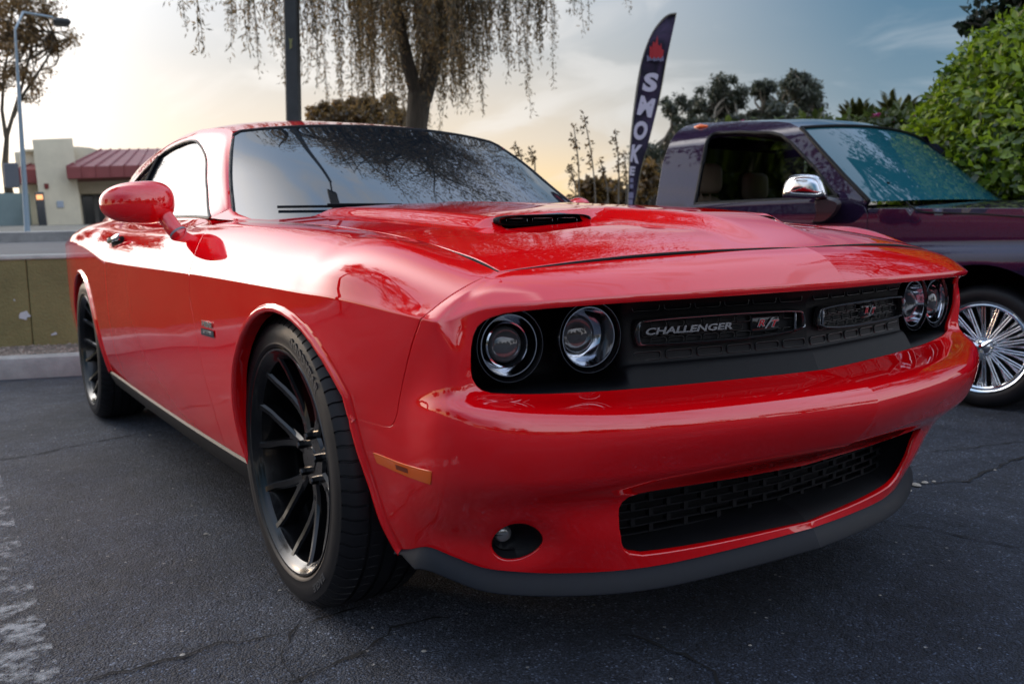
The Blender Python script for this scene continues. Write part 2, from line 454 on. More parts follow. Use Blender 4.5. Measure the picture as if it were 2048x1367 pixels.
# ------------------------------------------------------------------ red car: nets (u forward, v outward, z up)
def low_net():
    Z = []
    front = [
     [(.910,0,.781),(.855,0,.69),(.852,0,.596),(.971,0,.568),(.940,0,.45),(.814,0,.373),(.820,0,.29),(.837,0,.234)],
     [(.904,.2,.782),(.842,.2,.69),(.822,.2,.595),(.946,.2,.568),(.916,.2,.45),(.806,.2,.372),(.800,.2,.29),(.796,.2,.219)],
     [(.883,.4,.782),(.82,.4,.69),(.786,.4,.594),(.902,.4,.568),(.880,.4,.45),(.788,.4,.371),(.768,.4,.29),(.745,.4,.208)],
     [(.845,.55,.780),(.78,.55,.69),(.752,.55,.595),(.857,.55,.569),(.842,.548,.45),(.765,.54,.37),(.738,.53,.29),(.698,.53,.211)],
     [(.782,.68,.774),(.735,.68,.69),(.717,.68,.60),(.803,.673,.574),(.797,.672,.45),(.722,.66,.37),(.688,.64,.29),(.640,.645,.220)],
     [(.706,.770,.766),(.694,.776,.682),(.690,.765,.608),(.748,.774,.580),(.742,.768,.453),(.682,.736,.37),(.64,.71,.295),(.594,.715,.233)],
     [(.672,.815,.748),(.688,.810,.69),(.684,.816,.612),(.694,.830,.580),(.680,.818,.45),(.635,.785,.37),(.585,.755,.30),(.555,.752,.25)],
     [(.627,.850,.748),(.605,.853,.69),(.566,.857,.610),(.552,.859,.570),(.548,.852,.45),(.535,.832,.375),(.515,.806,.31),(.50,.790,.265)],
    ]
    Z += front
    def side(u, vc, zc, dz=1.0, tuck=0.0):
        zz = [zc, .70, .63, .585, .465, .385, .305, .215]
        dv = [0, .000, -.001, -.002, -.012, -.025, -.045, -.080]
        zz[1] = .63 + (zc - .63) * .45
        return [(u, vc + d - tuck * k / 7.0, z) for k, (d, z) in enumerate(zip(dv, zz))]
    Z.append([(.45,.894,.770),(.45,.894,.70),(.45,.891,.625),(.45,.887,.58),(.45,.872,.46),(.45,.852,.38),(.45,.834,.31),(.45,.810,.25)])
    for u, v, z in [(.2,.930,.785),(-.1,.943,.795),(-.4,.950,.803),(-.75,.953,.809),(-1.0,.953,.812),(-1.3,.951,.815),(-1.9,.943,.822),
                    (-2.15,.938,.828),(-2.4,.934,.858),(-2.75,.930,.897),(-3.1,.924,.909),(-3.5,.90,.905)]:
        Z.append(side(u, v, z))
    Z.append(side(-3.8, .86, .895))
    Z.append(side(-3.96, .77, .885))
    Z.append([(u, v * .63, z) for (u, v, z) in side(-4.03, .79, .88)])
    Z.append([(u, 0, z) for (u, v, z) in side(-4.06, .79, .88)])
    return Z

def up_net():
    Z = []
    A = [(.810,0,.855),(.786,.2,.853),(.747,.4,.847),(.716,.52,.841),(.688,.61,.835),(.670,.67,.830),(.663,.69,.8285),(.657,.700,.828)]
    L = [c[0] for c in low_net()[:8]]
    for j in range(8):
        a = np.array(A[j]); l = np.array(L[j]); w = 1.0 if j < 5 else [.9, .9, .8][j - 5]
        up = np.array([.5, 0, .8]) if j < 5 else np.array([.35, .35, .8])
        Z.append([tuple(l), tuple(l + (a - l) * .33 + up * .011 * w), tuple(l + (a - l) * .67 + up * .011 * w), tuple(a)])
    Z += [
     [(.45,.894,.770),(.45,.868,.826),(.46,.795,.870),(.475,.70,.868)],
     [(.2,.930,.785),(.2,.903,.843),(.2,.825,.899),(.2,.70,.904)],
     [(-.1,.943,.795),(-.1,.916,.853),(-.1,.832,.921),(-.1,.70,.928)],
     [(-.4,.950,.803),(-.4,.922,.862),(-.4,.838,.936),(-.4,.70,.945)],
     [(-.75,.953,.809),(-.75,.927,.868),(-.75,.855,.940),(-.75,.722,.965)],
     [(-1.0,.953,.812),(-1.0,.929,.868),(-1.0,.883,.928),(-1.0,.800,.973)],
     [(-1.3,.951,.815),(-1.3,.928,.870),(-1.3,.884,.930),(-1.3,.803,.976)],
     [(-1.9,.943,.822),(-1.9,.921,.876),(-1.9,.880,.936),(-1.9,.803,.985)],
     [(-2.15,.938,.828),(-2.15,.918,.881),(-2.15,.878,.941),(-2.15,.803,.991)],
     [(-2.4,.934,.858),(-2.4,.914,.902),(-2.4,.873,.952),(-2.4,.801,1.0)],
     [(-2.75,.930,.897),(-2.75,.910,.935),(-2.75,.866,.977),(-2.75,.790,1.013)],
     [(-3.1,.924,.909),(-3.1,.902,.949),(-3.1,.850,.990),(-3.1,.763,1.018)],
     [(-3.5,.90,.905),(-3.5,.875,.946),(-3.5,.815,.986),(-3.5,.720,1.012)],
     [(-3.8,.86,.895),(-3.78,.833,.935),(-3.76,.775,.972),(-3.74,.690,.995)],
     [(-3.96,.77,.885),(-3.93,.748,.925),(-3.89,.70,.965),(-3.84,.63,.99)],
     [(-4.03,.50,.88),(-4.00,.49,.92),(-3.96,.46,.962),(-3.90,.42,.987)],
     [(-4.06,0,.88),(-4.03,0,.92),(-3.98,0,.962),(-3.92,0,.987)],
    ]
    return Z

def glass_net():
    B = [(-.93,.800,.973),(-1.05,.801,.974),(-1.2,.802,.975),(-1.45,.803,.978),(-1.6,.803,.980),(-1.9,.803,.985),(-2.3,.802,.997),(-2.6,.796,1.008),(-2.85,.784,1.015),(-3.2,.753,1.018),(-3.5,.72,1.012)]
    Tp = [(-.945,.722,1.003),(-1.08,.685,1.10),(-1.22,.637,1.21),(-1.36,.583,1.305),(-1.6,.60,1.340),(-1.9,.60,1.354),(-2.3,.60,1.343),(-2.6,.60,1.315),(-2.85,.60,1.283),(-3.2,.625,1.185),(-3.5,.668,1.062)]
    Z = []
    for j, (b, t) in enumerate(zip(B, Tp)):
        b = np.array(b); t = np.array(t); H = np.linalg.norm(t - b)
        bul = np.array([0, .55, .45]) * min(1, H / .35)
        Z.append([b, b + (t - b) * .35 + bul * .012, b + (t - b) * .72 + bul * .026, b + (t - b) * .92 + bul * .022, t])
    return Z

LOW = Skin(low_net(), 3); UP = Skin(up_net(), 0); UP.s = LOW.s; GLS = Skin(glass_net(), 2)

class Split:
    """upper skin: nose and flanks are separate sheets that share the crease of the lower skin"""
    def __init__(self, net, full):
        self.s, self.t, self.N, self.full = full.s, full.t, full.N, full
        a = Skin(net[:8], 0); a.s = full.s[:8]; a.t = full.t; b = Skin(net[7:], 0); b.s = full.s[7:]; b.t = full.t
        self.a, self.b = a, b
    S, T, st, find = Skin.S, Skin.T, Skin.st, Skin.find
    def part(self, sk, q):
        q = np.atleast_2d(q).copy(); q[:, 0] = np.clip(q[:, 0], sk.s[0], sk.s[-1]); z = q.copy(); z[:, 1] = 0
        w = (1 - np.clip(q[:, 1] / self.t[-1], 0, 1))[:, None]
        return sk(q) + (self.full(z) - sk(z)) * w * w
    def __call__(self, q):
        q = np.atleast_2d(q); m = q[:, 0] < self.full.s[7]
        out = np.zeros((len(q), 3))
        if m.any(): out[m] = self.part(self.a, q[m])
        if (~m).any(): out[~m] = self.part(self.b, q[~m])
        return out
UP = Split(UP.N, UP)
HZC = spl1([-1.0,-.7,-.5,-.3,-.1,.1,.3,.5,.7,.81,1.0], [.996,.990,.983,.974,.963,.950,.937,.920,.891,.855,.82])
HZS = spl1([-1.0,-.72,-.43,-.06,.185,.34,.47,.60,.66,.81,1.0], [.975,.960,.946,.925,.905,.888,.869,.845,.828,.79,.74])
def sstep(a, b, x):
    x = np.clip((x - a) / (b - a), 0, 1); return x * x * (3 - 2 * x)
def hood_z(u, v):
    a = np.abs(v) / .70
    zc, zs = HZC(u), HZS(u)
    z = zs + (zc - zs) * (1 - np.clip(a, 0, 1.1)**2.0)
    av = np.abs(v)
    fade = sstep(-.80, -.55, u) * .35 + .65
    plat = .024 * (1 - sstep(.475, .555, av)) * (1 - sstep(.285, .315, u)) * fade      # raised field behind the scoops
    # centre spine, runs out to the nose
    sw = .175 - .05 * sstep(.3, .7, u)
    ht = .026 * (1 - sstep(.54, .82, u)) * fade
    spine = ht * (1 - sstep(sw - .06, sw + .045, av))
    ramp = -.010 * np.exp(-((u - .36) / .07)**2) * sstep(.19, .24, av) * (1 - sstep(.44, .49, av))
    return z + np.maximum(plat, spine) + ramp
def hood(q):
    q = np.atleast_2d(q); return np.stack([q[:, 0], q[:, 1], hood_z(q[:, 0], q[:, 1])], 1)
def hood_front_u(v):
    v = np.abs(v); return .810 - .086 * v - .173 * v**2 - .013 * v**4
# ================================================================== RED CAR
def paint(name, col, coat=1.0, flake=0.0, cior=2.0):
    m, t, b = new_mat(name)
    b.inputs['Base Color'].default_value = (*col, 1); b.inputs['Roughness'].default_value = .45; b.inputs['Specular IOR Level'].default_value = .0
    b.inputs['Coat Weight'].default_value = coat; b.inputs['Coat Roughness'].default_value = .018; b.inputs['Coat IOR'].default_value = cior
    tcn = nd(t, 'ShaderNodeTexCoord')
    n1 = nd(t, 'ShaderNodeTexNoise'); n1.inputs['Scale'].default_value = 160; n1.inputs['Detail'].default_value = 2; t.links.new(tcn.outputs['Object'], n1.inputs[0])
    bp = nd(t, 'ShaderNodeBump'); bp.inputs['Strength'].default_value = .0025; bp.inputs['Distance'].default_value = .002; t.links.new(n1.outputs[0], bp.inputs['Height'])
    n3 = nd(t, 'ShaderNodeTexNoise'); n3.inputs['Scale'].default_value = 9; n3.inputs['Detail'].default_value = 8; n3.inputs['Roughness'].default_value = .7; t.links.new(tcn.outputs['Object'], n3.inputs[0])
    mr = nd(t, 'ShaderNodeMapRange'); mr.inputs[1].default_value = .45; mr.inputs[2].default_value = .8; mr.inputs[3].default_value = .0; mr.inputs[4].default_value = .022
    t.links.new(n3.outputs[0], mr.inputs[0]); t.links.new(mr.outputs[0], b.inputs['Coat Roughness'])
    t.links.new(bp.outputs[0], b.inputs['Coat Normal'])
    if flake:
        v = nd(t, 'ShaderNodeTexVoronoi'); v.inputs['Scale'].default_value = 700; t.links.new(tcn.outputs['Object'], v.inputs[0])
        b.inputs['Metallic'].default_value = flake
        mx = nd(t, 'ShaderNodeMix', data_type='RGBA'); t.links.new(v.outputs['Color'], mx.inputs[0]); mx.inputs[6].default_value = (*[c * .7 for c in col], 1); mx.inputs[7].default_value = (*[c * 1.4 for c in col], 1)
        t.links.new(mx.outputs[2], b.inputs['Base Color'])
    return m
RED = paint('red_paint', (.80, .001, .005))
BLK = noisy(pmat('black_plastic', (.004, .0045, .006), .5, spec=.22), 30, .2, .12, 400)
GLOSS = pmat('gloss_black', (.004, .004, .005), .12, spec=.4, coat=.25)
DARK = pmat('dark_void', (.004, .004, .004), .9)
CHROME = pmat('chrome', (.82, .83, .85), .07, 1.0)
DCHROME = pmat('dark_chrome', (.30, .31, .33), .12, 1.0)
SATIN = pmat('gloss_black_rim', (.004, .004, .0045), .22, spec=.4, coat=.35, coat_rough=.05)
RUB = noisy(pmat('tyre_rubber', (.009, .009, .011), .5, spec=.32), 12, .3, .06, 500, .1, bdist=.002)
GLASS = pmat('tinted_glass', (.008, .012, .017), .004, ior=2.5, spec=.5)
AMBER = pmat('amber_lens', (.80, .12, .008), .18, coat=.6)
REDB = pmat('red_badge', (.55, .012, .02), .25, coat=.5)
LENS = pmat('lamp_glass', (.06, .065, .07), .03, ior=1.6, coat=1)
REFL = pmat('lamp_reflector', (.72, .75, .80), .09, 1.0)
SILV = pmat('silver_trim', (.55, .56, .58), .25, 1.0)
STEEL = noisy(pmat('brake_steel', (.10, .10, .105), .4, 1.0), 20, .2)

car = empty('muscle_car', (0, 0, 0), 0, 'glossy red two-door muscle car with black wheels parked at the front', 'car')
SIDES = (-1, 1)
def jlow(j): return LOW.S(j)
def jup(j): return UP.S(j)
CW = .011
def crease_normals(s_low=None, s_up=None):
    j = np.interp(s_low, LOW.s, np.arange(len(LOW.s))) if s_low is not None else np.interp(s_up, UP.s, np.arange(len(UP.s)))
    a = surf_normal(low, np.stack([np.interp(j, np.arange(len(LOW.s)), LOW.s), np.full_like(j, .003)], 1)) * LSG
    b = surf_normal(UP, np.stack([np.interp(j, np.arange(len(UP.s)), UP.s), np.full_like(j, .003)], 1)) * USG
    n = a + b; return n / np.linalg.norm(n, axis=1, keepdims=True)
FOG = np.array([.752, .562])
def low(q):
    X = LOW(q); q = np.atleast_2d(q)
    d = np.exp(-(((q[:, 0] - FOG[0] + .018) / .085)**2 + ((q[:, 1] - FOG[1]) / .058)**2)**1.5)
    return X - d[:, None] * np.array([.020, .010, 0])
# normal signs
def outsign(f, q, d):
    return 1. if (surf_normal(f, np.array([q])) * d).sum() > 0 else -1.
LSG = outsign(LOW, [3.0, .3], [0, 1, 0]); USG = outsign(UP, [3.0, .1], [0, .6, .6]); GSG = outsign(GLS, [1.2, .1], [0, 1, 0])
def nlow(q, N):
    w = np.where(q[:, 0] < LOW.S(6.5), CW, CW * .45); k = np.clip(q[:, 1] / w, 0, 1)[:, None]; k = k * k * (3 - 2 * k)
    n = N * k + crease_normals(s_low=q[:, 0]) * (1 - k); return n / np.linalg.norm(n, axis=1, keepdims=True)
def nup(q, N):
    w = np.where(q[:, 0] < UP.S(6.5), CW, CW * .45); k = np.clip(q[:, 1] / w, 0, 1)[:, None]; k = k * k * (3 - 2 * k)
    n = N * k + crease_normals(s_up=q[:, 0]) * (1 - k); return n / np.linalg.norm(n, axis=1, keepdims=True)
def cs(a, b, h=.012):
    return np.linspace(a, b, max(2, int(math.ceil((b - a) / h)) + 1))
def cline(a, b, h=.012):
    x = cs(a, b, h); return np.stack([x, np.zeros_like(x)], 1)
def crease_rows(a, b, h=.012):
    x = cs(a, b, h)[1:-1]
    return np.concatenate([np.stack([x, np.full_like(x, t)], 1) for t in (.0035, .007, .0105, .015)])
T3 = UP.t[-1]; TB = LOW.t[-1]; T6 = LOW.T(6) + .004
# --- wheel arch outlines in the skin
def arch(c, r, a0, a1, n, s0, s1):
    out = []
    for a in np.linspace(R(a0), R(a1), n):
        out.append(LOW.find(UZ, (c[0] + r * math.cos(a), c[1] + r * math.sin(a)), s0, s1, n=26))
    return np.array(out)
FA = arch((.07, .362), .392, 26.5, 188.5, 22, LOW.S(7), LOW.S(12))        # fender part, front to back
FB = np.array([[1.190, .318], [1.184, .358], [1.177, .415], [1.174, .472], [1.169, .56], [1.165, .635], [1.165, TB]])  # bumper part
FA[0] = FB[0]
RA = arch((-2.90, .365), .408, -8, 188, 24, LOW.S(14), LOW.S(21))
SEAM = np.array([[LOW.S(7), 0], [1.046, .1], [1.0455, .19], [1.0455, .255], [1.050, .282], [1.063, .304], [1.084, .315], [1.190, .318]])
SEAM = np.concatenate([smooth_poly(SEAM, 2, closed=False)])
LIP = [(0, 0), (.004, -.006), (.010, -.009), (.017, -.008), (.021, -.003), (.022, .004), (.0215, .03)]
DEEP = [(0, 0), (.0018, .0006), (.0036, .0028), (.0042, .0065), (.0040, .013)]
off = lambda P, d: np.asarray(P) + np.asarray(d)

# --- front bumper and nose
open_top = [(.0, .012), (.69, .0125), (.74, .0135), (.765, .016), (.785, .021), (.803, .028), (.818, .041), (.827, .064), (.8315, .10), (.833, .144), (.830, .168), (.818, .188), (.805, .199), (.782, .2055), (.715, .206), (.46, .2072), (.121, .210), (0, .210)]
lg = [(0, .477), (.192, .469), (.364, .459), (.45, .4555), (.485, .457), (.505, .463), (.516, .475), (.520, .492), (.514, .54), (.500, .577), (.487, .597), (.468, .609), (.430, .618), (.366, .620), (.243, .624), (0, .627)]
def nose(mb, side):
    G = .0022
    e = [(cline(0, LOW.S(7) - G), None),
         (np.concatenate([[[LOW.S(7) - G, 0]], off(SEAM[1:-1], (-G, .0005)), [[1.190, .318 + G]]]), EDGE),
         (np.concatenate([[[1.190, .318 + G]], FB[1:]]), LIP),
         ([(1.165, TB), (0, TB)], None), ([(0, TB), (0, .627)], None),
         (np.array(lg)[::-1], DEEP), ([(0, .477), (0, .210)], None),
         (np.array(open_top)[::-1], DEEP), ([(0, .012), (0, 0)], None)]
    a = np.linspace(0, 2 * np.pi, 40, endpoint=False)
    fog = np.stack([FOG[0] + .071 * np.cos(a), FOG[1] + .056 * np.sin(a)], 1)
    panel(mb, low, e, holes=[(fog, DEEP)], h=.017, sgn=LSG, extra=crease_rows(0, LOW.S(7) - G), nrm=nlow, side=side)
    e = [(cline(0, UP.S(7) - G), None), ([(UP.S(7) - G, 0), (UP.S(7) - G, T3)], EDGE),
         ([(UP.S(7) - G, T3), (0, T3)], EDGE), ([(0, T3), (0, 0)], None)]
    panel(mb, UP, e, h=.022, sgn=USG, extra=crease_rows(0, UP.S(7) - G), nrm=nup, side=side)
mb = MB(); nose(mb, -1); nose(mb, 1)
bumper = mb.build('front_bumper', RED, car, normals=True)

# --- fenders, doors, quarter panels
DS_L = np.array([[LOW.S(11.64), 0], [2.231, .08], [2.19, .2], [2.15, .34], [2.118, .44], [2.118, T6]])
DS_U = np.array([[UP.S(11.64), 0], [2.229, .046], [2.283, .086], [2.40, .145], [2.547, T3 - .010]])
JR = 15.85
DR_L = np.array([[LOW.S(JR), 0], [LOW.S(JR) + .01, .2], [LOW.S(JR) + .0, .4], [LOW.S(JR) - .06, T6]])
DR_U = np.array([[UP.S(JR), 0], [UP.S(JR) + .01, .1], [UP.S(JR) + .0, T3]])
g = .0022
names = {}
for side in SIDES:
    mb = MB()
    e = [(cline(LOW.S(7) + g, DS_L[0][0] - g), None), (off(DS_L, (-g, 0)), EDGE), ([(DS_L[-1][0] - g, T6), (FA[-1][0], T6)], EDGE),
         (np.concatenate([[[FA[-1][0], T6]], FA[::-1][1:]]), LIP), (np.concatenate([[FA[0]], off(SEAM[:-1], (g, -.0005))[::-1]]), EDGE)]
    e[-1][0][-1] = (LOW.S(7) + g, 0)
    panel(mb, low, e, h=.022, sgn=LSG, extra=crease_rows(LOW.S(7) + g, DS_L[0][0] - g), nrm=nlow, side=side)
    e = [(cline(UP.S(7) + g, DS_U[0][0] - g), None), (off(DS_U, (-g, 0)), EDGE), ([(DS_U[-1][0] - g, DS_U[-1][1]), (UP.S(12.4), T3), (UP.S(7) + g, T3)], EDGE), ([(UP.S(7) + g, T3), (UP.S(7) + g, 0)], EDGE)]
    panel(mb, UP, e, h=.022, sgn=USG, extra=crease_rows(UP.S(7) + g, DS_U[0][0] - g), nrm=nup, side=side)
    mb.build('front_fender', RED, car, normals=True)
    mb = MB()
    e = [(cline(DS_L[0][0] + g, DR_L[0][0] - g, .02), None), (off(DR_L, (-g, 0)), EDGE), ([(DR_L[-1][0] - g, T6), (DS_L[-1][0] + g, T6)], EDGE), (off(DS_L, (g, 0))[::-1], EDGE)]
    panel(mb, low, e, h=.03, sgn=LSG, extra=crease_rows(DS_L[0][0] + g, DR_L[0][0] - g, .02), nrm=nlow, side=side)
    e = [(cline(DS_U[0][0] + g, DR_U[0][0] - g, .02), None), (off(DR_U, (-g, 0)), EDGE), ([(DR_U[-1][0] - g, T3), (UP.S(12.9), T3 - .002), (DS_U[-1][0] + g, DS_U[-1][1])], EDGE), (off(DS_U, (g, 0))[::-1], EDGE)]
    panel(mb, UP, e, h=.028, sgn=USG, extra=crease_rows(DS_U[0][0] + g, DR_U[0][0] - g, .02), nrm=nup, side=side)
    door = mb.build('door', RED, car, normals=True)
    ds_ = MB(); q = np.concatenate([dense(DS_L, .02, closed=False)[::-1][:-2]]); ds_.tube((low(q) - surf_normal(low, q) * LSG * .0045) * (1, side, 1), .0030, 6)
    q = dense(DS_U, .02, closed=False)[2:]; ds_.tube((UP(q) - surf_normal(UP, q) * USG * .0045) * (1, side, 1), .0030, 6); ds_.build('door_gap_shade', DARK, door)  # black tubes standing in for the shade inside the door gap
    # handle: dark cup; chrome on the pull stands in for reflected sky
    hb = MB(); c = np.array([-1.94, .905 * side, .900])
    a0 = UP(np.array([[3.654, .070]]))[0] * (1, side, 1); a1 = UP(np.array([[3.437, .093]]))[0] * (1, side, 1)
    ax = (a1 - a0) / np.linalg.norm(a1 - a0)
    rot = np.stack([ax, np.cross([0, 0, 1], ax), [0, 0, 1]], 1)
    out = np.array([0, side, .5]) / 1.118
    hb.box((a0 + a1) / 2 + out * .002, (.19, .012, .032), rot, m=1, bev=.006)
    hb.box((a0 + a1) / 2 + out * .020 + np.array([0, 0, .006]), (.20, .012, .026), rot, m=0, bev=.006)
    hb.build('door_handle', [CHROME, DARK], door, smooth=40)
    mb = MB()
    e = [(cline(DR_L[0][0] + g, LOW.S(21) - g, .025), None), ([(LOW.S(21) - g, 0), (LOW.S(21) - g, T6)], EDGE), (np.concatenate([[[LOW.S(21) - g, T6]], [[RA[-1][0], T6]]]), EDGE),
         (np.concatenate([[[RA[-1][0], T6]], RA[::-1], [[RA[0][0], T6]]]), LIP), ([(RA[0][0], T6), (DR_L[-1][0] + g, T6)], EDGE), (off(DR_L, (g, 0))[::-1], EDGE)]
    panel(mb, low, e, h=.035, sgn=LSG, extra=crease_rows(DR_L[0][0] + g, LOW.S(21) - g, .025), nrm=nlow, side=side)
    e = [(cline(DR_U[0][0] + g, UP.S(21) - g, .025), None), ([(UP.S(21) - g, 0), (UP.S(21) - g, T3)], EDGE), ([(UP.S(21) - g, T3), (DR_U[-1][0] + g, T3)], None), (off(DR_U, (g, 0))[::-1], EDGE)]
    panel(mb, UP, e, h=.035, sgn=USG, extra=crease_rows(DR_U[0][0] + g, UP.S(21) - g, .025), nrm=nup, side=side)
    mb.build('rear_quarter_panel', RED, car, normals=True)
    # black sill under the doors
    mb = MB(); q = LOW.S
    G = []
    for s in np.linspace(FA[-1][0], RA[0][0], 40):
        X = LOW(np.array([[s, T6 + .004]]))[0]; Y = LOW(np.array([[s, TB - .005]]))[0]
        G.append([X + (0, -.03, 0), X + (0, -.002, .001), X + (0, .004, -.006), X + (0, .002, -.02), Y + (0, .01, .01), Y, Y + (0, -.05, -.004)])
    G = np.array(G) * (1, side, 1); mb.grid(G, flip=side > 0)
    mb.build('rocker_panel', BLK, car, smooth=40)

# --- rear bumper, boot lid
mb = MB()
for side in SIDES:
    e = [(cline(LOW.S(21) + g, LOW.s[-1], .03), None), ([(LOW.s[-1], 0), (LOW.s[-1], TB)], None), ([(LOW.s[-1], TB), (LOW.S(21) + g, TB)], EDGE), ([(LOW.S(21) + g, TB), (LOW.S(21) + g, 0)], EDGE)]
    panel(mb, low, e, h=.05, sgn=LSG, extra=crease_rows(LOW.S(21) + g, LOW.s[-1], .03), nrm=nlow, side=side)
    e = [(cline(UP.S(21) + g, UP.s[-1], .03), None), ([(UP.s[-1], 0), (UP.s[-1], T3)], None), ([(UP.s[-1], T3), (UP.S(21) + g, T3)], EDGE), ([(UP.S(21) + g, T3), (UP.S(21) + g, 0)], EDGE)]
    panel(mb, UP, e, h=.05, sgn=USG, extra=crease_rows(UP.S(21) + g, UP.s[-1], .03), nrm=nup, side=side)
mb.build('rear_bumper', RED, car, normals=True)
mb = MB(); G = []
for j in np.linspace(20, 23.9, 14):
    p = UP(np.array([[UP.S(j), T3]]))[0]; G.append([(p[0] - .0, p[1] * f, p[2] + .02 * (1 - f * f)) for f in np.linspace(-1, 1, 15)])
mb.grid(G); mb.build('trunk_lid', RED, car, smooth=60)

# --- bonnet
def ring_uv():
    e = []
    vv = np.linspace(-.694, .694, 60)
    fr = np.stack([hood_front_u(vv) - .006, vv], 1)
    u1 = np.linspace(fr[-1][0], -.70, 30)
    def vside(u): return np.interp(-u, [-.66, .75], [.694, .712])
    r1 = np.stack([u1, np.interp(-u1, [-.655, .40, .75], [.694, .695, .714])], 1)
    vv2 = np.linspace(r1[-1][1], -r1[-1][1], 40); rear = np.stack([-.62 - .08 * (np.abs(vv2) / .7)**2, vv2], 1); rear[0] = r1[-1]
    l1 = r1[::-1] * (1, -1); rear[-1] = l1[0]
    return [(fr, EDGE), (np.concatenate([fr[-1:], r1[1:]]), EDGE), (rear, EDGE), (np.concatenate([rear[-1:], l1[1:-1], fr[:1]]), EDGE)]
HSG = outsign(hood, [.2, .1], [0, 0, 1])
SH = [smooth_poly([(.291, sd * .226), (.291, sd * .458), (.306, sd * .464), (.319, sd * .455), (.321, sd * .226)], 1) for sd in SIDES]
mb = MB(); panel(mb, hood, ring_uv(), holes=[(h_, None) for h_ in SH], h=.0135, sgn=HSG)
bonnet = mb.build('hood', RED, car, normals=True)
ssl = MB()      # black tubes standing in for the shade in the shut line
for pl, _ in ring_uv(): ssl.tube(hood(np.asarray(pl)) - np.array([0, 0, .0052]), .0042, 6)
ssl.build('hood_gap_shade', DARK, bonnet)
# scoops: a dark slot with a lip, vanes inside
for side in SIDES:
    mb = MB(); n = 44
    def slot(w, hgt, k):      # rounded on the inner end, pointed on the outer end
        P = []
        for a in np.linspace(0, 2 * np.pi, n, endpoint=False):
            x = math.cos(a); y = math.sin(a); ex = .42
            P.append((w * np.sign(x) * abs(x)**ex, hgt * np.sign(y) * abs(y)**.65))
        return np.array(P)
    vc, w, hh = .342, .133, .0118
    rings = []
    for (sc, du, m_) in ((1.12, -.012, 0), (1.06, .001, 0), (.99, .002, 0), (.95, -.01, 0), (.90, -.075, 0)):
        P = slot(w * (1 + (sc - 1) * .5), hh * sc, n); v = vc + P[:, 0]
        zb = .9315 + (v - vc) * -.012 - (.007 if side > 0 else 0)
        u = .318 + du - .05 * np.maximum(0, (v - .42)) - .35 * np.maximum(0, P[:, 1])
        rings.append(np.stack([u, side * v, zb + P[:, 1]], 1))
    mb.grid(np.array(rings).transpose(1, 0, 2), closed_u=True, flip=side > 0)
    V = rings[-1]; mb.add(V, [tuple(range(n))])
    sc_ = mb.build('hood_scoop', BLK, bonnet, smooth=50)
    vb = MB()
    for k in range(3):
        c = vc - .08 + k * .075
        pts = [(.296, side * (c - .030), .9275), (.296, side * (c + .030), .9275), (.296, side * (c + .030), .9355), (.296, side * (c - .030), .9355)]
        vb.tube(dense(pts, .01), .0011, 6, closed=True)
    vb.build('scoop_vane', DCHROME, bonnet, smooth=60)

# --- roof, pillars, glass
GT = GLS.t[-1]
win = np.array([(.012, .014), (.13, .078), (.262, .130), (.424, .166), (.56, .196), (.655, .222), (.72, .2375), (.80, .242), (1.02, .243), (1.37, .229), (1.69, .183), (1.81, .13), (1.86, .07), (1.84, .03), (1.76, .014), (1.2, .012), (.5, .012)])
WIN = np.concatenate([win[:1], smooth_poly(win, 2, closed=False)[1:-1], win[-1:]])
def roof_net():
    st = [(-1.365, .583, 1.345, 1.307), (-1.6, .60, 1.392, 1.340), (-1.9, .60, 1.426, 1.354), (-2.3, .60, 1.424, 1.343), (-2.6, .60, 1.398, 1.315), (-2.85, .60, 1.362, 1.283)]
    return [[(u + (.055 * (1 - f * f) if i == 0 else 0), ve * f, zc - (zc - ze) * abs(f)**2.6) for f in (-1, -.88, -.6, -.3, 0, .3, .6, .88, 1)] for i, (u, ve, zc, ze) in enumerate(st)]
ROOF = Skin(roof_net(), 4); RSG = outsign(ROOF, [.5, .6], [0, 0, 1])
mb = MB(); a, b = ROOF.s[-1], ROOF.t[-1]
panel(mb, ROOF, [([(0, .003), (a, .003)], EDGE), ([(a, .003), (a, b - .003)], EDGE), ([(a, b - .003), (0, b - .003)], EDGE), ([(0, b - .003), (0, .003)], EDGE)], h=.035, sgn=RSG)
for side in SIDES:
    panel(mb, GLS, [([(0, 0), (GLS.s[-1], 0)], None), ([(GLS.s[-1], 0), (GLS.s[-1], GT)], None), ([(GLS.s[-1], GT), (0, GT)], EDGE), ([(0, GT), (0, 0)], None)], holes=[(WIN, EDGE)], h=.022, sgn=GSG, side=side)
for side in SIDES:      # corner filler at the foot of each pillar
    mb.add(np.array([(-.66, .706, .948), (-.72, .735, .956), (-.86, .790, .968), (-.945, .800, .975), (-.955, .724, 1.008), (-.90, .715, .985), (-.78, .702, .962)]) * (1, side, 1), [(0, 1, 6), (1, 2, 6), (2, 5, 6), (2, 3, 4), (2, 4, 5)] if side > 0 else [(0, 6, 1), (1, 6, 2), (2, 6, 5), (2, 4, 3), (2, 5, 4)], np.tile(np.array([.1, .55 * side, .83]), (7, 1)))
roof = mb.build('roof', RED, car, normals=True)
def inset(f, sg, d): return lambda q: f(q) - surf_normal(f, np.atleast_2d(q)) * sg * d
cenw = WIN.mean(0)
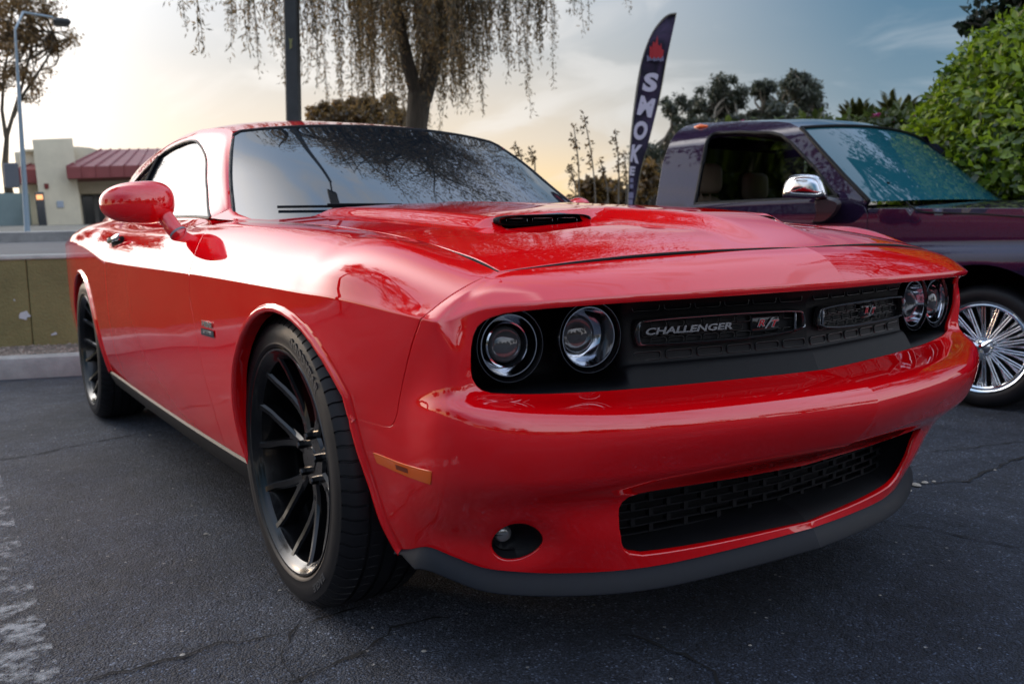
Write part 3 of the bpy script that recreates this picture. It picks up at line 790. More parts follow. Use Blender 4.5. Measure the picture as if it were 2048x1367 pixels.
for side in SIDES:
    mb = MB(); panel(mb, inset(GLS, GSG, .008), [(np.concatenate([WIN, WIN[:1]]), None)], h=.03, sgn=GSG, side=side)
    sw = mb.build('side_window', GLASS, car, normals=True)
    tr = MB(); Pp = inset(GLS, GSG, .003)(dense(WIN, .02)) * (1, side, 1); tr.tube(Pp, .007, 6, closed=True)
    q = inset(GLS, GSG, .004)(np.stack([np.linspace(1.42, 1.36, 8), np.linspace(.015, .228, 8)], 1)) * (1, side, 1); tr.tube(q, .012, 6)
    tr.build('window_seal', BLK, sw, smooth=60)
def ws_net():
    fs = np.array([-1, -.93, -.75, -.4, 0, .4, .75, .93, 1.]); Z = []
    edge = np.array([(-.945, .722, 1.003), (-1.08, .685, 1.10), (-1.22, .637, 1.21), (-1.36, .583, 1.305)])
    tt = [0, .33, .68, 1.]
    for f in fs:
        row = []
        for k, t in enumerate(tt):
            cb = np.array([-.64 + (-1.305 + .64) * t, 0, .985 + (1.343 - .985) * t]) + np.array([.35, 0, .65]) * .022 * 4 * t * (1 - t) * .8
            e = edge[k]; w = abs(f)**2.3
            row.append((cb[0] + (e[0] - cb[0]) * w, e[1] * f, cb[2] + (e[2] - cb[2]) * w))
        a_, b_ = np.array(row[0]), np.array(row[1]); Z.append([tuple(a_ + (a_ - b_) * .42)] + row)
    return Z
WS = Skin(ws_net(), 1); WSG = outsign(WS, [.7, .2], [1, 0, 1])
a, b = WS.s[-1], WS.t[-1]
wo_ = np.array([(.006, -.0), (a / 2, 0), (a - .006, 0), (a - .006, b * .5), (a - .010, b - .035), (a - .05, b - .006), (a / 2, b - .004), (.05, b - .006), (.010, b - .035), (.006, b * .5)])
mb = MB(); panel(mb, WS, [(np.concatenate([wo_, wo_[:1]]), [(0, 0), (0, .006)])], h=.03, sgn=WSG)
wsh = mb.build('windshield', GLASS, car, normals=True)
tr = MB(); tr.tube(WS(dense(np.concatenate([wo_[2:], wo_[:1]]), .02, closed=False)) - np.array([0, 0, .002]), .0075, 6, flat=1)
tr.build('windshield_seal', BLK, wsh, smooth=60)
mb = MB()      # black shelf behind the bonnet
G = [[(u, v, z) for v in np.linspace(-.69, .69, 21)] for u, z in ((-.52, .90), (-.70, .915), (-1.0, .92))]
mb.grid(G); mb.build('cowl', BLK, car)
for (a0, a1, tilt) in ((.14, .62, .030), (.60, 1.02, .022)):
    wp = MB(); S_ = np.linspace(a0, a1, 14) * (WS.s[-1] / 1.44); T_ = WS.T(1) * .93 + .004 + tilt * .40 * np.sin(np.linspace(.25, 2.4, 14))
    Pw = WS(np.stack([S_, T_], 1)) + np.array([.006, 0, .008]); wp.tube(Pw, .005, 6); wp.tube(Pw[4:11] + np.array([.004, 0, .006]), .004, 6)
    wp.box(Pw[8] + np.array([.006, 0, -.006]), (.02, .03, .02), bev=.006)
    wp.build('wiper', BLK, car, smooth=50)
mb = MB()
rw = [[(u, ve * f, zc - (zc - ze) * abs(f)**2.6) for f in np.linspace(-1, 1, 13)] for (u, ve, zc, ze) in ((-2.85, .60, 1.362, 1.283), (-3.05, .61, 1.30, 1.235), (-3.25, .63, 1.215, 1.16), (-3.5, .668, 1.075, 1.05), (-3.6, .70, 1.03, 1.01))]
mb.grid(rw, flip=False); mb.build('rear_window', GLASS, car, smooth=60)

# --- grille insert
ub = lambda v: .852 - .123 * np.abs(v) - .104 * v * v
def insert_net():
    Z = []
    for v in (0, .1, .25, .40, .452, .476, .55, .68, .755, .783):
        u = float(ub(v)); k = 1 if v < .7 else .9
        dp = .085 if .47 < v < .775 else 0
        ds = .020 if v > .46 else 0
        if v > .76: u -= .012
        Z.append([(u - .004, v, .588), (u - .010, v, .600 - ds * .2), (u - .020, v, .622 - ds), (u - .034 - dp, v, .638 - ds * 1.4), (u - .040 - dp, v, .69), (u - .042 - dp, v, .735), (u - .02 - dp * .6, v, .765 - (.012 if v > .6 else 0)), (u + (.02 if v < .6 else -.02), v, .772 - (.016 if v > .6 else 0))])
    Z.append([(.64, .793, z) for z in (.60, .606, .615, .63, .69, .72, .735, .74)])
    return Z
INS = Skin(insert_net(), 4); ISG = outsign(INS, [.3, .1], [1, 0, 0])
mb = MB()
for side in SIDES:
    q = INS; G = INS(np.stack(np.meshgrid(np.linspace(0, q.s[-1], 60), np.linspace(0, q.t[-1], 28), indexing='ij'), -1).reshape(-1, 2)).reshape(60, 28, 3) * (1, side, 1)
    mb.grid(G, flip=side < 0)
for side in SIDES:      # black return inside the opening
    P_ = dense(smooth_poly(open_top, 1, closed=False), .012, closed=False); X_ = low(P_); N_ = surf_normal(low, P_) * LSG
    c_ = np.stack([P_[:, 0] * .0 + .70, np.full(len(P_), .11)], 1); dirn = low(P_ + (np.array([[.40, .11]]) - P_) * .02) - X_; dirn /= np.linalg.norm(dirn, axis=1, keepdims=True) + 1e-9
    a_ = X_ - N_ * .0095 - dirn * .002; b_ = a_ + dirn * .008; d_ = a_ + dirn * .010 - np.array([.055, 0, 0])
    mb.grid(np.array([a_, b_, d_]).transpose(1, 0, 2) * (1, side, 1), flip=side > 0)
grille = mb.build('upper_grille', BLK, car, smooth=50)
def face(v, z, o=0.):
    """point on the grille face, o forward of it"""
    return np.array([float(ub(v)) - .040 + o, v, z])
def yaw_at(v):
    e = 1e-3; d = (float(ub(v + e)) - float(ub(v - e))) / (2 * e); return math.atan2(-d, 1.0)      # turn about z
# raised slots
def slot_mesh(w, h, r, m):
    mb_ = MB(); P = []
    for (cx, cy, a0) in ((w / 2 - h * .3, h / 2 - h * .3, 0), (-w / 2 + h * .3, h / 2 - h * .3, 90), (-w / 2 + h * .3, -h / 2 + h * .3, 180), (w / 2 - h * .3, -h / 2 + h * .3, 270)):
        for a in (0, 45, 90): P.append((0, cx + h * .3 * math.cos(R(a0 + a)), cy + h * .3 * math.sin(R(a0 + a))))
    mb_.tube(P, r, 5, closed=True); return mb_.mesh('grille_slot', [m], 180)
SLM = slot_mesh(.062, .017, .0018, GLOSS); SLS = slot_mesh(.036, .013, .0014, GLOSS)
for side in SIDES:
    for i in range(7):
        v = .04 + i * .0735; 
        if v > .445: break
        link('grille_slot', SLM, grille, face(side * v, .650, .004), (0, 0, yaw_at(side * v)))
    for i in range(6):
        v = .05 + i * .072
        link('grille_slot', SLM, grille, face(side * v, .749, .004), (0, 0, yaw_at(side * v)))
    for r_ in range(3):
        for i in range(9):
            v = .055 + i * .041 + (.02 if r_ % 2 else 0)
            if v < .425 and not (.065 < v < .175 and side < 0 and r_ > 0) : link('grille_slot', SLS, grille, face(side * v, .679 + r_ * .0165, .006), (0, 0, yaw_at(side * v)))
    # frame of each opening
    F = []; z0, z1, v0, v1 = .667, .729, .021, .441
    ol = smooth_poly([(v0, z0), (v1 - .01, z0), (v1, z0 + .012), (v1, z1 - .012), (v1 - .012, z1), (v0 + .016, z1), (v0, z1 - .016)], 2)
    ol = dense(ol, .012)
    fr = MB()
    secs = []
    for (dv, o) in ((.0, .004), (.0, .016), (.0028, .0195), (.0066, .0195), (.0085, .016), (.0085, -.004)):
        cen = np.array([(v0 + v1) / 2, (z0 + z1) / 2]); q = ol - cen; L_ = np.array([(v1 - v0) / 2, (z1 - z0) / 2]); q = q * (1 - dv / L_) + cen
        secs.append(np.array([face(side * a_, b_, o) for a_, b_ in q]))
    fr.grid(np.array(secs).transpose(1, 0, 2), closed_u=True, flip=side > 0)
    fr.build('grille_surround', DCHROME if False else pmat('surround_black', (.05, .052, .055), .16, .7, coat=.5), grille, smooth=50)
    re_ = MB(); re_.tube(np.array([face(side * a_, b_, .0200) for a_, b_ in (ol - cen) * (1 - .0045 / L_) + cen]), .0011, 5, closed=True); re_.build('surround_highlight', DCHROME, grille, smooth=60)  # thin bright wire standing in for the highlight along the frame edge
    dv = MB(); dv.box(face(side * .046, .698, .010), (.012, .006, .040), bev=.002); dv.build('grille_divider', DCHROME, grille, smooth=40)

def place_text(name, txt, size, v, z, o, mat_, parent, shear=.0, xs=1., bold=.0, ext=.0015, flip=False):
    V, F = text_mesh(txt, size, ext, shear, xs, bold)
    # text x runs to the viewer's right (towards +v), y up, z out along the face
    out = []
    for x, y, k in V:
        vv = v + x; p = face(vv, z + y, o + k); out.append(p)
    m_ = MB().add(np.array(out), F); return m_.build(name, mat_, parent)
place_text('name_lettering', 'CHALLENGER', .0185, -.320, .6995, .016, SILV, grille, shear=.18, xs=1.78, bold=.0006)
def badge(v0):
    bk = MB(); rot = np.array([[math.cos(yaw_at(v0)), -math.sin(yaw_at(v0)), 0], [math.sin(yaw_at(v0)), math.cos(yaw_at(v0)), 0], [0, 0, 1]])
    bk.box(face(v0, .6985, .006), (.006, .076, .036), rot, bev=.003); b_ = bk.build('badge_plate', GLOSS, grille, smooth=40)
    for (t_, dx, m_, sz, o_, bo, xs_) in (('R', -.0165, SILV, .0195, .0110, .0016, 1.45), ('T', .0160, SILV, .0195, .0110, .0016, 1.45), ('/', .0, SILV, .031, .0120, .0005, 1.5), ('R', -.0165, REDB, .0195, .0122, .0002, 1.45), ('T', .0160, REDB, .0195, .0122, .0002, 1.45)):
        place_text('badge_lettering', t_, sz, v0 + dx, .698 + (.002 if dx < 0 else -.001 if dx > 0 else 0), o_, m_, b_, shear=.3, xs=xs_, bold=bo)
badge(-.122); badge(.262)

# --- headlights
def headlight(parent, v, z, big, side):
    u = float(ub(v)) - .030
    e = empty('headlight', (u, side * v, z)); e.parent = parent
    ang = R(7) * side
    e.rotation_euler = (0, 0, ang)
    m_ = MB(); m_.lathe([(.0700, -.050), (.0710, -.004), (.0705, .001), (.0692, .0025), (.0680, .001), (.0655, -.010), (.0600, -.020)], 48, axis='x'); m_.build('bezel', GLOSS, e, smooth=50)
    m_ = MB(); m_.lathe([(.0702, .0012), (.0697, .0034), (.0688, .0034), (.0684, .0012)], 48, axis='x'); m_.build('bezel_rim', DCHROME, e, smooth=60)
    m_ = MB()
    if big: prof = [(.0605, -.010), (.0592, -.002), (.0572, -.002), (.0556, -.012), (.0535, -.030), (.0500, -.046), (.0462, -.046), (.0452, -.026), (.0440, -.012), (.0410, -.010), (.0392, -.024), (.0372, -.040)]
    else: prof = [(.0605, -.012), (.0592, -.003), (.0572, -.003), (.0556, -.014), (.0540, -.034), (.0505, -.052), (.0450, -.062), (.0420, -.060), (.0400, -.050), (.036, -.055)]
    m_.lathe(prof, 48, axis='x'); m_.build('reflector', REFL, e, smooth=35)
    m_ = MB()
    r0 = .0355; a = np.linspace(0, math.pi / 2, 9); base = -.026 if big else -.050
    m_.lathe([(r0, base - .03)] + [(r0 * math.cos(t), base + (.026 if big else .018) * math.sin(t)) for t in a], 40, axis='x'); m_.build('projector_lens', LENS, e, smooth=60)
    return e
for side in SIDES:
    headlight(car, .695, .690, True, side); headlight(car, .535, .696, False, side)

# --- fog lamps, side markers
for side in SIDES:
    C = low(np.array([FOG]))[0]; nrm_ = surf_normal(low, np.array([FOG]))[0] * LSG; nrm_ = np.array([nrm_[0], nrm_[1], nrm_[2] * .3]); nrm_ /= np.linalg.norm(nrm_)
    x, y, d = frame(nrm_)
    # bowl follows the hole outline
    a = np.linspace(0, 2 * np.pi, 48, endpoint=False)
    rim = low(np.stack([FOG[0] + .0695 * np.cos(a), FOG[1] + .0545 * np.sin(a)], 1))
    Lc = low(np.array([[.778, .554]]))[0] - np.array([.034, .012, 0])
    rings = [rim - d * .004, rim - d * .001, rim * .94 + Lc * .06 - d * .004, rim * .75 + Lc * .25 - d * .012]
    lr = .019
    fwd = np.array([.97, .24, 0]); fx, fy, fd = frame(fwd)
    small = np.array([Lc + lr * (np.cos(t) * -fx + np.sin(t) * -fy) for t in a])
    # match starting angle
    best = min(range(48), key=lambda k: np.linalg.norm(np.roll(small, k, 0) - rim, axis=1).sum() + 0); sm = np.roll(small, best, 0)
    rev = np.roll(small[::-1], 0, 0); b2 = min(range(48), key=lambda k: np.linalg.norm(np.roll(rev, k, 0) - rim, axis=1).sum()); sm2 = np.roll(rev, b2, 0)
    if np.linalg.norm(sm2 - rim, axis=1).sum() < np.linalg.norm(sm - rim, axis=1).sum(): sm = sm2
    rings += [rim * .35 + sm * .65, sm, sm - fd * .02]
    m_ = MB(); m_.grid(np.array(rings).transpose(1, 0, 2) * (1, side, 1), closed_u=True, flip=side > 0)
    fo = m_.build('fog_lamp', BLK, car, smooth=60)
    m_ = MB(); aa = np.linspace(0, math.pi / 2, 7); L_ = []
    for t in aa: L_.append([Lc + fd * (-.004 + .010 * math.sin(t)) + lr * .97 * math.cos(t) * (np.cos(q) * fx + np.sin(q) * fy) for q in a])
    m_.grid(np.array(L_) * (1, side, 1), flip=False)
    V = np.array(L_).reshape(-1, 3); m_.build('fog_lens', pmat('fog_glass', (.30, .31, .32), .12, .5, coat=1.), fo, smooth=60)
    # marker
    mk = np.array([[1.146, .380], [.951, .374], [.959, .405], [1.141, .402]])
    mm = MB(); E = dense(np.concatenate([mk, mk[:1]]), .02, closed=False)
    panel(mm, lambda q: low(q) + surf_normal(low, np.atleast_2d(q)) * LSG * .0016, [(E, [(0, 0), (.0010, .0007), (.0012, .004)])], h=.014, sgn=LSG, side=side)
    mo = mm.build('side_marker', AMBER, car, normals=True)
    sm_ = MB(); q = np.array([[1.07, .384], [1.03, .383], [1.03, .394], [1.07, .395]]); V = (low(q) + surf_normal(low, q) * LSG * .0022) * (1, side, 1)
    sm_.add(V, [(0, 1, 2, 3)]); sm_.build('marker_socket', pmat('socket_brown', (.20, .03, .01), .4), mo)
    # engine badge on the fender
    def onside0(V, s0, t0): return np.array([LOW(np.array([[s0 - x_, t0 - y_]]))[0] + surf_normal(LOW, np.array([[s0 - x_, t0 - y_]]))[0] * LSG * .003 for x_, y_, k_ in V])
    bb = MB(); V, F = text_mesh('HEMI', .024, .0008, .1, 1.8, .0010); V2, F2 = text_mesh('5.7 LITER', .013, .0006, .1, 1.5, .0003); bb.add(onside0([(-.062, .012, 0), (.062, .012, 0), (.062, -.012, 0), (-.062, -.012, 0)], 2.06, .186) * (1, side, 1), [(0, 1, 2, 3)], m=1)
    def onside(V, s0, t0):
        out = []
        for x_, y_, k_ in V:
            q = np.array([[s0 - x_, t0 - y_]]); out.append(LOW(q)[0] + surf_normal(LOW, q)[0] * LSG * (.003 + k_))
        return np.array(out)
    bb.add(onside(V, 2.06, .158) * (1, side, 1), F); bb.add(onside(V2, 2.06, .186) * (1, side, 1), F2, m=0)
    bb.build('fender_badge', [SILV, GLOSS], car)

# --- lower grille
mb = MB()
P = np.array(lg[:]); E_ = dense(np.concatenate([P]), .012, closed=False)
X = low(E_); Nn = surf_normal(low, E_) * LSG
r0 = X - Nn * .012
back = np.array([-.075, 0, 0])
zc = .312
r1 = X * (1, 1, 0) + np.stack([np.full(len(X), -.03), np.zeros(len(X)), zc + (X[:, 2] - zc) * .86 + .004], 1)
r2 = X * (1, .985, 0) + np.stack([np.full(len(X), -.075), np.zeros(len(X)), zc + (X[:, 2] - zc) * .70 + .010], 1)
r3 = X * (1, .97, 0) + np.stack([np.full(len(X), -.12), np.zeros(len(X)), zc + (X[:, 2] - zc) * .66 + .010], 1)
for side in SIDES:
    mb.grid(np.array([r0, r1, r2, r3]).transpose(1, 0, 2) * (1, side, 1), flip=side > 0)
ug = lambda v: float(np.interp(abs(v), [0, .2, .4, .5], [.818, .801, .775, .748]))
VV = np.linspace(-.485, .485, 41)
mb.grid([[(ug(v) - .118, v, z) for v in VV] for z in (.24, .31, .39)])
lgo = mb.build('lower_grille', BLK, car, smooth=50)
gm = MB()
zs = np.linspace(.266, .366, 7)
for z in zs: gm.tube([(ug(v) - .078, v, z) for v in VV], .0032, 5, flat=1.0)
for i, z in enumerate(zs[:-1]):
    for k in range(-5, 6):
        v = k * .09 + (.045 if i % 2 else 0)
        if abs(v) < .475: gm.box((ug(v) - .080, v, (z + zs[i + 1]) / 2), (.012, .012, .0170))
gm.build('grille_mesh', BLK, lgo)

# --- chin splitter
mb = MB(); G = []
for s in np.linspace(0, 1.19, 70):
    X = LOW(np.array([[s, TB]]))[0]; e = LOW(np.array([[s + .01, TB]]))[0] - LOW(np.array([[max(s - .01, 0), TB]]))[0]
    n = np.array([e[1], -e[0], 0]); n /= np.linalg.norm(n) + 1e-9
    if s == 0: n = np.array([1.02, 0, 0])
    k = np.clip((1.19 - s) / .12, .25, 1)
    up = np.array([0, 0, 1.])
    G.append([X - n * .03 + up * .004, X - n * .004 + up * .003, X + n * .004 * k - up * .003, X + n * .012 * k - up * .018 * k, X + n * .021 * k - up * .036 * k, X + n * .0215 * k - up * .040 * k, X + n * .017 * k - up * .043 * k, X - n * .06 - up * .036 * k])
G = np.array(G)
for side in SIDES: mb.grid(G * (1, side, 1), flip=side > 0)
mb.build('chin_splitter', noisy(pmat('splitter_plastic', (.0065, .009, .015), .5, spec=.28), 25, .15, .05, 700, .05, bdist=.002), car, smooth=45)

# --- mirrors
def fold(V, side):
    if side < 0: return V
    piv = np.array([-1.02, .90, 0]); a = R(58); d = V - piv; c_, s_ = math.cos(a), math.sin(a)
    return piv + np.stack([d[:, 0] * c_ - d[:, 1] * s_, d[:, 0] * s_ + d[:, 1] * c_, d[:, 2]], 1) - np.array([.02, .02, .048])
for side in SIDES:
    mb = MB(); C = np.array([-1.085, .985, 1.030]); ny, nx = 26, 36; V = []
    for a in np.linspace(-math.pi / 2, math.pi / 2, ny):
        for b in np.linspace(0, 2 * np.pi, nx, endpoint=False):
            ca, sa = math.cos(a), math.sin(a); p = lambda c_, e_: np.sign(c_) * abs(c_)**e_
            x = p(ca, .8) * p(math.cos(b), .85); y = p(sa, .75); z = p(ca, .8) * p(math.sin(b), .82)
            X = .066 * x * (1 if x > 0 else .62); Y = .112 * y; Zz = .069 * z * (1 - .10 * y) - .006 * y
            V.append(C + np.array([X - .028 * y - .03 * y * y, Y, Zz + .004 * y]))
    V = np.array(V).reshape(ny, nx, 3)
    mb.grid(V.transpose(1, 0, 2) * (1, side, 1), closed_u=True, flip=side < 0)
    mb.xform(lambda v: fold(v, side)); mi = mb.build('side_mirror', RED, car, smooth=80)
    am = MB(); base = np.array([-1.014, .884, .927]); top = np.array([-1.06, .918, .992])
    pts = np.array([base - (.0, .06, .04), base, base * .5 + top * .5, top, top + (-.012, .03, .022)])
    am.tube(spline([0, 1, 2, 3, 4], pts, np.linspace(0, 4, 20)) * (1, side, 1), np.linspace(.028, .025, 20), 16)
    if side > 0: am = MB(); am.tube(spline([0, 1, 2], [base, base + (-.02, .03, .03), fold(np.array([top]), 1)[0]], np.linspace(0, 2, 12)), .026, 16)
    am.build('mirror_arm', RED, mi, smooth=60)
    gk = MB(); d = (top - base) / np.linalg.norm(top - base); gk.tube(np.array([base - d * .004, base + d * .003]) * (1, side, 1), .0295, 20); gk.build('mirror_gasket', pmat('grey_rubber', (.22, .23, .25), .5), mi, smooth=40)
    gl = MB(); gl.box((C + np.array([-.035, 0, 0])) * (1, side, 1), (.004, .17, .095), bev=.002); gl.xform(lambda v: fold(v, side)); gl.build('mirror_glass', CHROME, mi)

# --- wheels
def tyre_mesh():
    half = [(.272, .098), (.2765, .112), (.283, .1195), (.288, .1215), (.293, .1205), (.302, .1222), (.316, .1218), (.326, .1195), (.333, .1170), (.3355, .1165), (.338, .1145), (.3465, .1060), (.353, .0960), (.3575, .0850),
            (.3598, .0700), (.3600, .0640), (.3535, .0630), (.3535, .0560), (.3605, .0550), (.3612, .0400), (.3615, .0240), (.355, .0230), (.355, .0150), (.3618, .0140), (.362, 0)]
    prof = half + [(r, -y) for r, y in half[::-1][1:]]
    P = np.array(prof); K = len(P); n = 68; A = []; dep = []
    for i in range(n):
        for f, d in ((0, 0), (.42, 0), (.80, 0), (.84, 1), (.95, 1), (.99, 0)):
            A.append((i + f) / n * 2 * np.pi); dep.append(d)
    A = np.array(A); dep = np.array(dep); ay = np.abs(P[:, 1])
    cut = np.where((P[:, 0] > .337) & (ay > .066), .0055, np.where((P[:, 0] > .35) & (ay > .026) & (ay < .054), .003, 0))
    skew = P[:, 1] * .35
    Rr = P[None, :, 0] - dep[:, None] * cut[None, :]
    # outermost shoulder has half length cuts between
    TH = A[:, None] + np.where(P[None, :, 0] > .35, skew[None, :] * .25, 0)
    V = np.stack([Rr * np.cos(TH), np.broadcast_to(P[None, :, 1], Rr.shape), Rr * np.sin(TH)], -1)
    mb = MB(); mb.grid(V, closed_u=True); return mb.mesh('tyre', [RUB], 28)
def arc_text(mb, txt, r, a_mid, size, y, top=True, xs=1.2, m=0, gap=1.):
    V, F = text_mesh(txt, size, .0012, 0, xs, .0008, 2, gap)
    out = []
    for x, yy, k in V:
        a = a_mid + x / r; rr = r + yy
        out.append((rr * math.cos(a), y + k, rr * math.sin(a)))
    mb.add(np.array(out), F, m=m)
def rim_mesh():
    mb = MB()
    mb.lathe([(.272, .096), (.2770, .108), (.2775, .1165), (.2760, .1190), (.2715, .1180), (.2655, .1120), (.2600, .1085), (.2560, .1020), (.2500, .0960), (.2440, .060), (.2400, .010), (.2360, -.06), (.2380, -.11)], 72, axis='y')
    # spokes
    def beam(pts, wid, thk, dirs=None):
        pts = np.asarray(pts, float); K = len(pts); n = 6; V = []
        T = np.gradient(pts, axis=0)
        for i in range(K):
            d = T[i] / np.linalg.norm(T[i]); side = np.cross(d, [0, 1, 0]); side /= np.linalg.norm(side)
            up = np.array([0, 1., 0]); up = up - d * np.dot(up, d); up /= np.linalg.norm(up)
            w, h = wid[i] / 2, thk[i]
            V.append([pts[i] + side * w * a_ + up * b_ for a_, b_ in ((-1.0, -h), (-.95, -.006), (-.55, 0), (.55, 0), (.95, -.006), (1.0, -h))])
        V = np.array(V); mb.grid(V); 
    ns = 7
    for k in range(ns):
        a = 2 * np.pi * (k + .2) / ns
        def pt(r, da, y): return (r * math.cos(a + da), y, r * math.sin(a + da))
        beam([pt(.028, 0, .052), pt(.06, 0, .052), pt(.09, .0, .050), pt(.125, .0, .052), pt(.15, 0, .055)], [.036, .040, .044, .050, .058], [.04, .045, .045, .042, .04])
        for sg in (-1, 1):
            da = lambda r: sg * (.215 * min(1, max(0, (r - .10) / .13))**.8)
            rs = [.105, .135, .165, .195, .222, .246, .258]
            beam([pt(r, da(r), y) for r, y in zip(rs, (.0505, .0555, .064, .075, .086, .097, .103))], [.028, .027, .025, .0235, .0225, .0225, .027], [.036, .035, .034, .032, .032, .033, .035])
    mb.lathe([(.001, .046), (.028, .046), (.031, .040), (.034, .052), (.066, .0515), (.073, .044), (.076, .0)], 40, axis='y')
    mb.lathe([(.0005, .0545), (.026, .0540), (.030, .050), (.031, .042)], 32, axis='y')
    return mb.mesh('rim', [SATIN], 32)
def lug_mesh():
    mb = MB(); mb.lathe([(.0005, .020), (.0080, .0195), (.0100, .017), (.0108, .0), (.016, -.004)], 6, axis='y'); return mb.mesh('lug_nut', [SATIN], 30)
TYM, RIM_, LUG = tyre_mesh(), rim_mesh(), lug_mesh()
dm = MB(); dm.lathe([(.07, .012), (.165, .012), (.172, .010), (.172, -.014), (.07, -.014)], 48, axis='y'); DISC = dm.mesh('brake_disc', [STEEL], 40)
cm = MB()
for (r0, r1, y0, y1) in ((.118, .192, -.04, .040),):
    aa = np.linspace(R(-27), R(27), 9)
    G = [[(r * math.cos(a), y, r * math.sin(a)) for r, y in ((r0, y0), (r0, y1 - .006), (r0 + .008, y1), (r1 - .012, y1), (r1, y1 - .01), (r1, y0))] for a in aa]
    cm.grid(G); cm.add(np.array(G[0]), [tuple(range(6))]); cm.add(np.array(G[-1]), [tuple(range(5, -1, -1))])
CALM = cm.mesh('brake_caliper', [pmat('caliper_red', (.45, .01, .012), .3, coat=.5)], 40)
LM = MB()
arc_text(LM, 'GOODYEAR', .3115, R(122), .030, .1215, True, 1.05, gap=1.12)
LM2 = MB(); arc_text(LM2, 'EAGLE', .3115, R(232), .023, .1215, False, 1.3, gap=1.05)
LETT = noisy(pmat('tyre_letter', (.045, .045, .047), .42), 30, .1); LETM = LM.mesh('sidewall_lettering', [LETT]); LETM2 = LM2.mesh('sidewall_lettering', [LETT])
def wheel(u, v, side, cal, spin=0.):
    w = empty('wheel', (u, side * v, .362)); w.parent = car; w.rotation_euler = (0, 0, 0 if side > 0 else math.pi)
    ty = link('tyre', TYM, w); ty.rotation_euler = (0, spin, 0)
    for q_ in (LETM, LETM2): lt = link('sidewall_lettering', q_, ty); lt.rotation_euler = (0, -spin, 0)
    ri = link('rim', RIM_, w, rot=(0, spin, 0))
    for k in range(5):
        a = 2 * np.pi * (k + .35) / 5; link('lug_nut', LUG, ri, (.0575 * math.cos(a), .050, .0575 * math.sin(a)))
    link('brake_disc', DISC, w, (0, -.015, 0)); link('brake_caliper', CALM, w, (0, -.015, 0), (0, cal, 0))
    return w
wheel(0, .787, -1, R(-128)); wheel(0, .787, 1, R(-52)); wheel(-2.946, .794, -1, R(-40), .3); wheel(-2.946, .794, 1, R(-140), .9)
# --- liners and underside
for (cu_, r_) in ((.06, .43), (-2.90, .43)):
    for side in SIDES:
        mb = MB(); A = np.linspace(R(8), R(186), 30)
        G = [[(cu_ + r_ * math.cos(a), side * v, .362 + r_ * math.sin(a)) for v in (.50, .62, .80, .87 if cu_ < -1 else .855)] for a in A]
        mb.grid(G, flip=side < 0); C_ = [(cu_ + r_ * math.cos(a), side * .52, .362 + r_ * math.sin(a)) for a in A]
        mb.add(np.array(C_), [tuple(range(len(C_)))])
        mb.build('wheel_liner', DARK, car)
mb = MB(); mb.box((-1.65, 0, .21), (4.5, 1.40, .03)); mb.box((-1.48, 0, .24), (1.9, 1.72, .03)); mb.box((.55, 0, .235), (.16, .9, .02))
mb.box((-1.45, 0, .6), (.06, 1.5, .7)); mb.box((-1.6, 0, .90), (2.3, 1.30, .02))
mb.tube([(-3.9, -.5, .26), (-1.0, -.3, .24)], .04, 8); mb.build('underbody', DARK, car)
# ================================================================== PURPLE PICKUP
PUR = paint('purple_paint', (.022, .012, .036), flake=.15, cior=1.7)
TGL = pmat('truck_glass', (.012, .095, .125), .015, ior=1.6)
TAN = noisy(pmat('tan_leather', (.36, .27, .19), .5), 10, .12, .1, 120)
HEADL = noisy(pmat('headliner', (.16, .12, .11), .95), 40, .15)
truck = empty('pickup_truck', (0, 0, 0), 0, 'dark purple lowered pickup truck with chrome mirror and wire wheels beside the red car', 'pickup truck')
T_YAW = R(9.0); T_L0 = np.array([-.26, 2.53, 0]); T_P0 = np.array([-.28, 2.66, 0])
truck.location = T_P0; truck.rotation_euler = (0, 0, T_YAW)
def t_in(d, point=True):
    d = np.asarray(d, float) - (T_P0 if point else 0); c, s_ = math.cos(-T_YAW), math.sin(-T_YAW)
    d = np.array([d[0] * c - d[1] * s_, d[0] * s_ + d[1] * c, d[2]]); return d + (T_L0 if point else 0)
TCAM = t_in(CAM_POS)
def tray(px, py): return t_in(ray_dir(px, py), False)
def tv(z):
    z = np.asarray(z, float)
    return 2.49 + np.where(z > 1.04, (z - 1.04) * .26 + np.maximum(0, z - 1.40)**2 * 6, 0) + np.maximum(0, .72 - z)**2 * .35 + .012 * np.exp(-((z - .74) / .03)**2) * 0
WCU = -.26
def tside(q):
    q = np.atleast_2d(q); z = q[:, 1]
    fl = .035 * np.exp(-(((q[:, 0] - WCU) / .46)**4)) * sstep(.45, .70, z) * (1 - sstep(.735, .80, z))          # flare over the wheel
    bl = -.010 * np.exp(-((z - .985) / .03)**2)
    return np.stack([q[:, 0], tv(z) - fl + 0 * bl, z], 1)
def tpx(px, py):
    """pixel of the photograph to (u, z) on the side of the truck"""
    d = tray(px, py); v = 2.5
    for _ in range(30):
        k = (v - TCAM[1]) / d[1]; X = TCAM + d * k; v = float(tv(X[2]))
    return (X[0], X[2])
def px3(px, py, v): d = tray(px, py); k = (v - TCAM[1]) / d[1]; return TCAM + d * k
TP = lambda L: np.array([tpx(*p) for p in L])
TSG = outsign(tside, [-1., .9], [0, -1, 0])
TED = [(0, 0), (.002, .0006), (.003, .003), (.003, .03)]
winp = TP([(1386, 410), (1413, 278), (1420, 270), (1432, 266), (1476, 264), (1544, 266), (1563, 271), (1583, 286), (1632, 337), (1671, 390), (1681, 410)])
WZ = winp[0][1]; winp[-1][1] = WZ
doorf = tpx(1734.5, 402)[0]; doorr = tpx(1372, 409)[0]
def close(P): return np.concatenate([P, P[:1]])
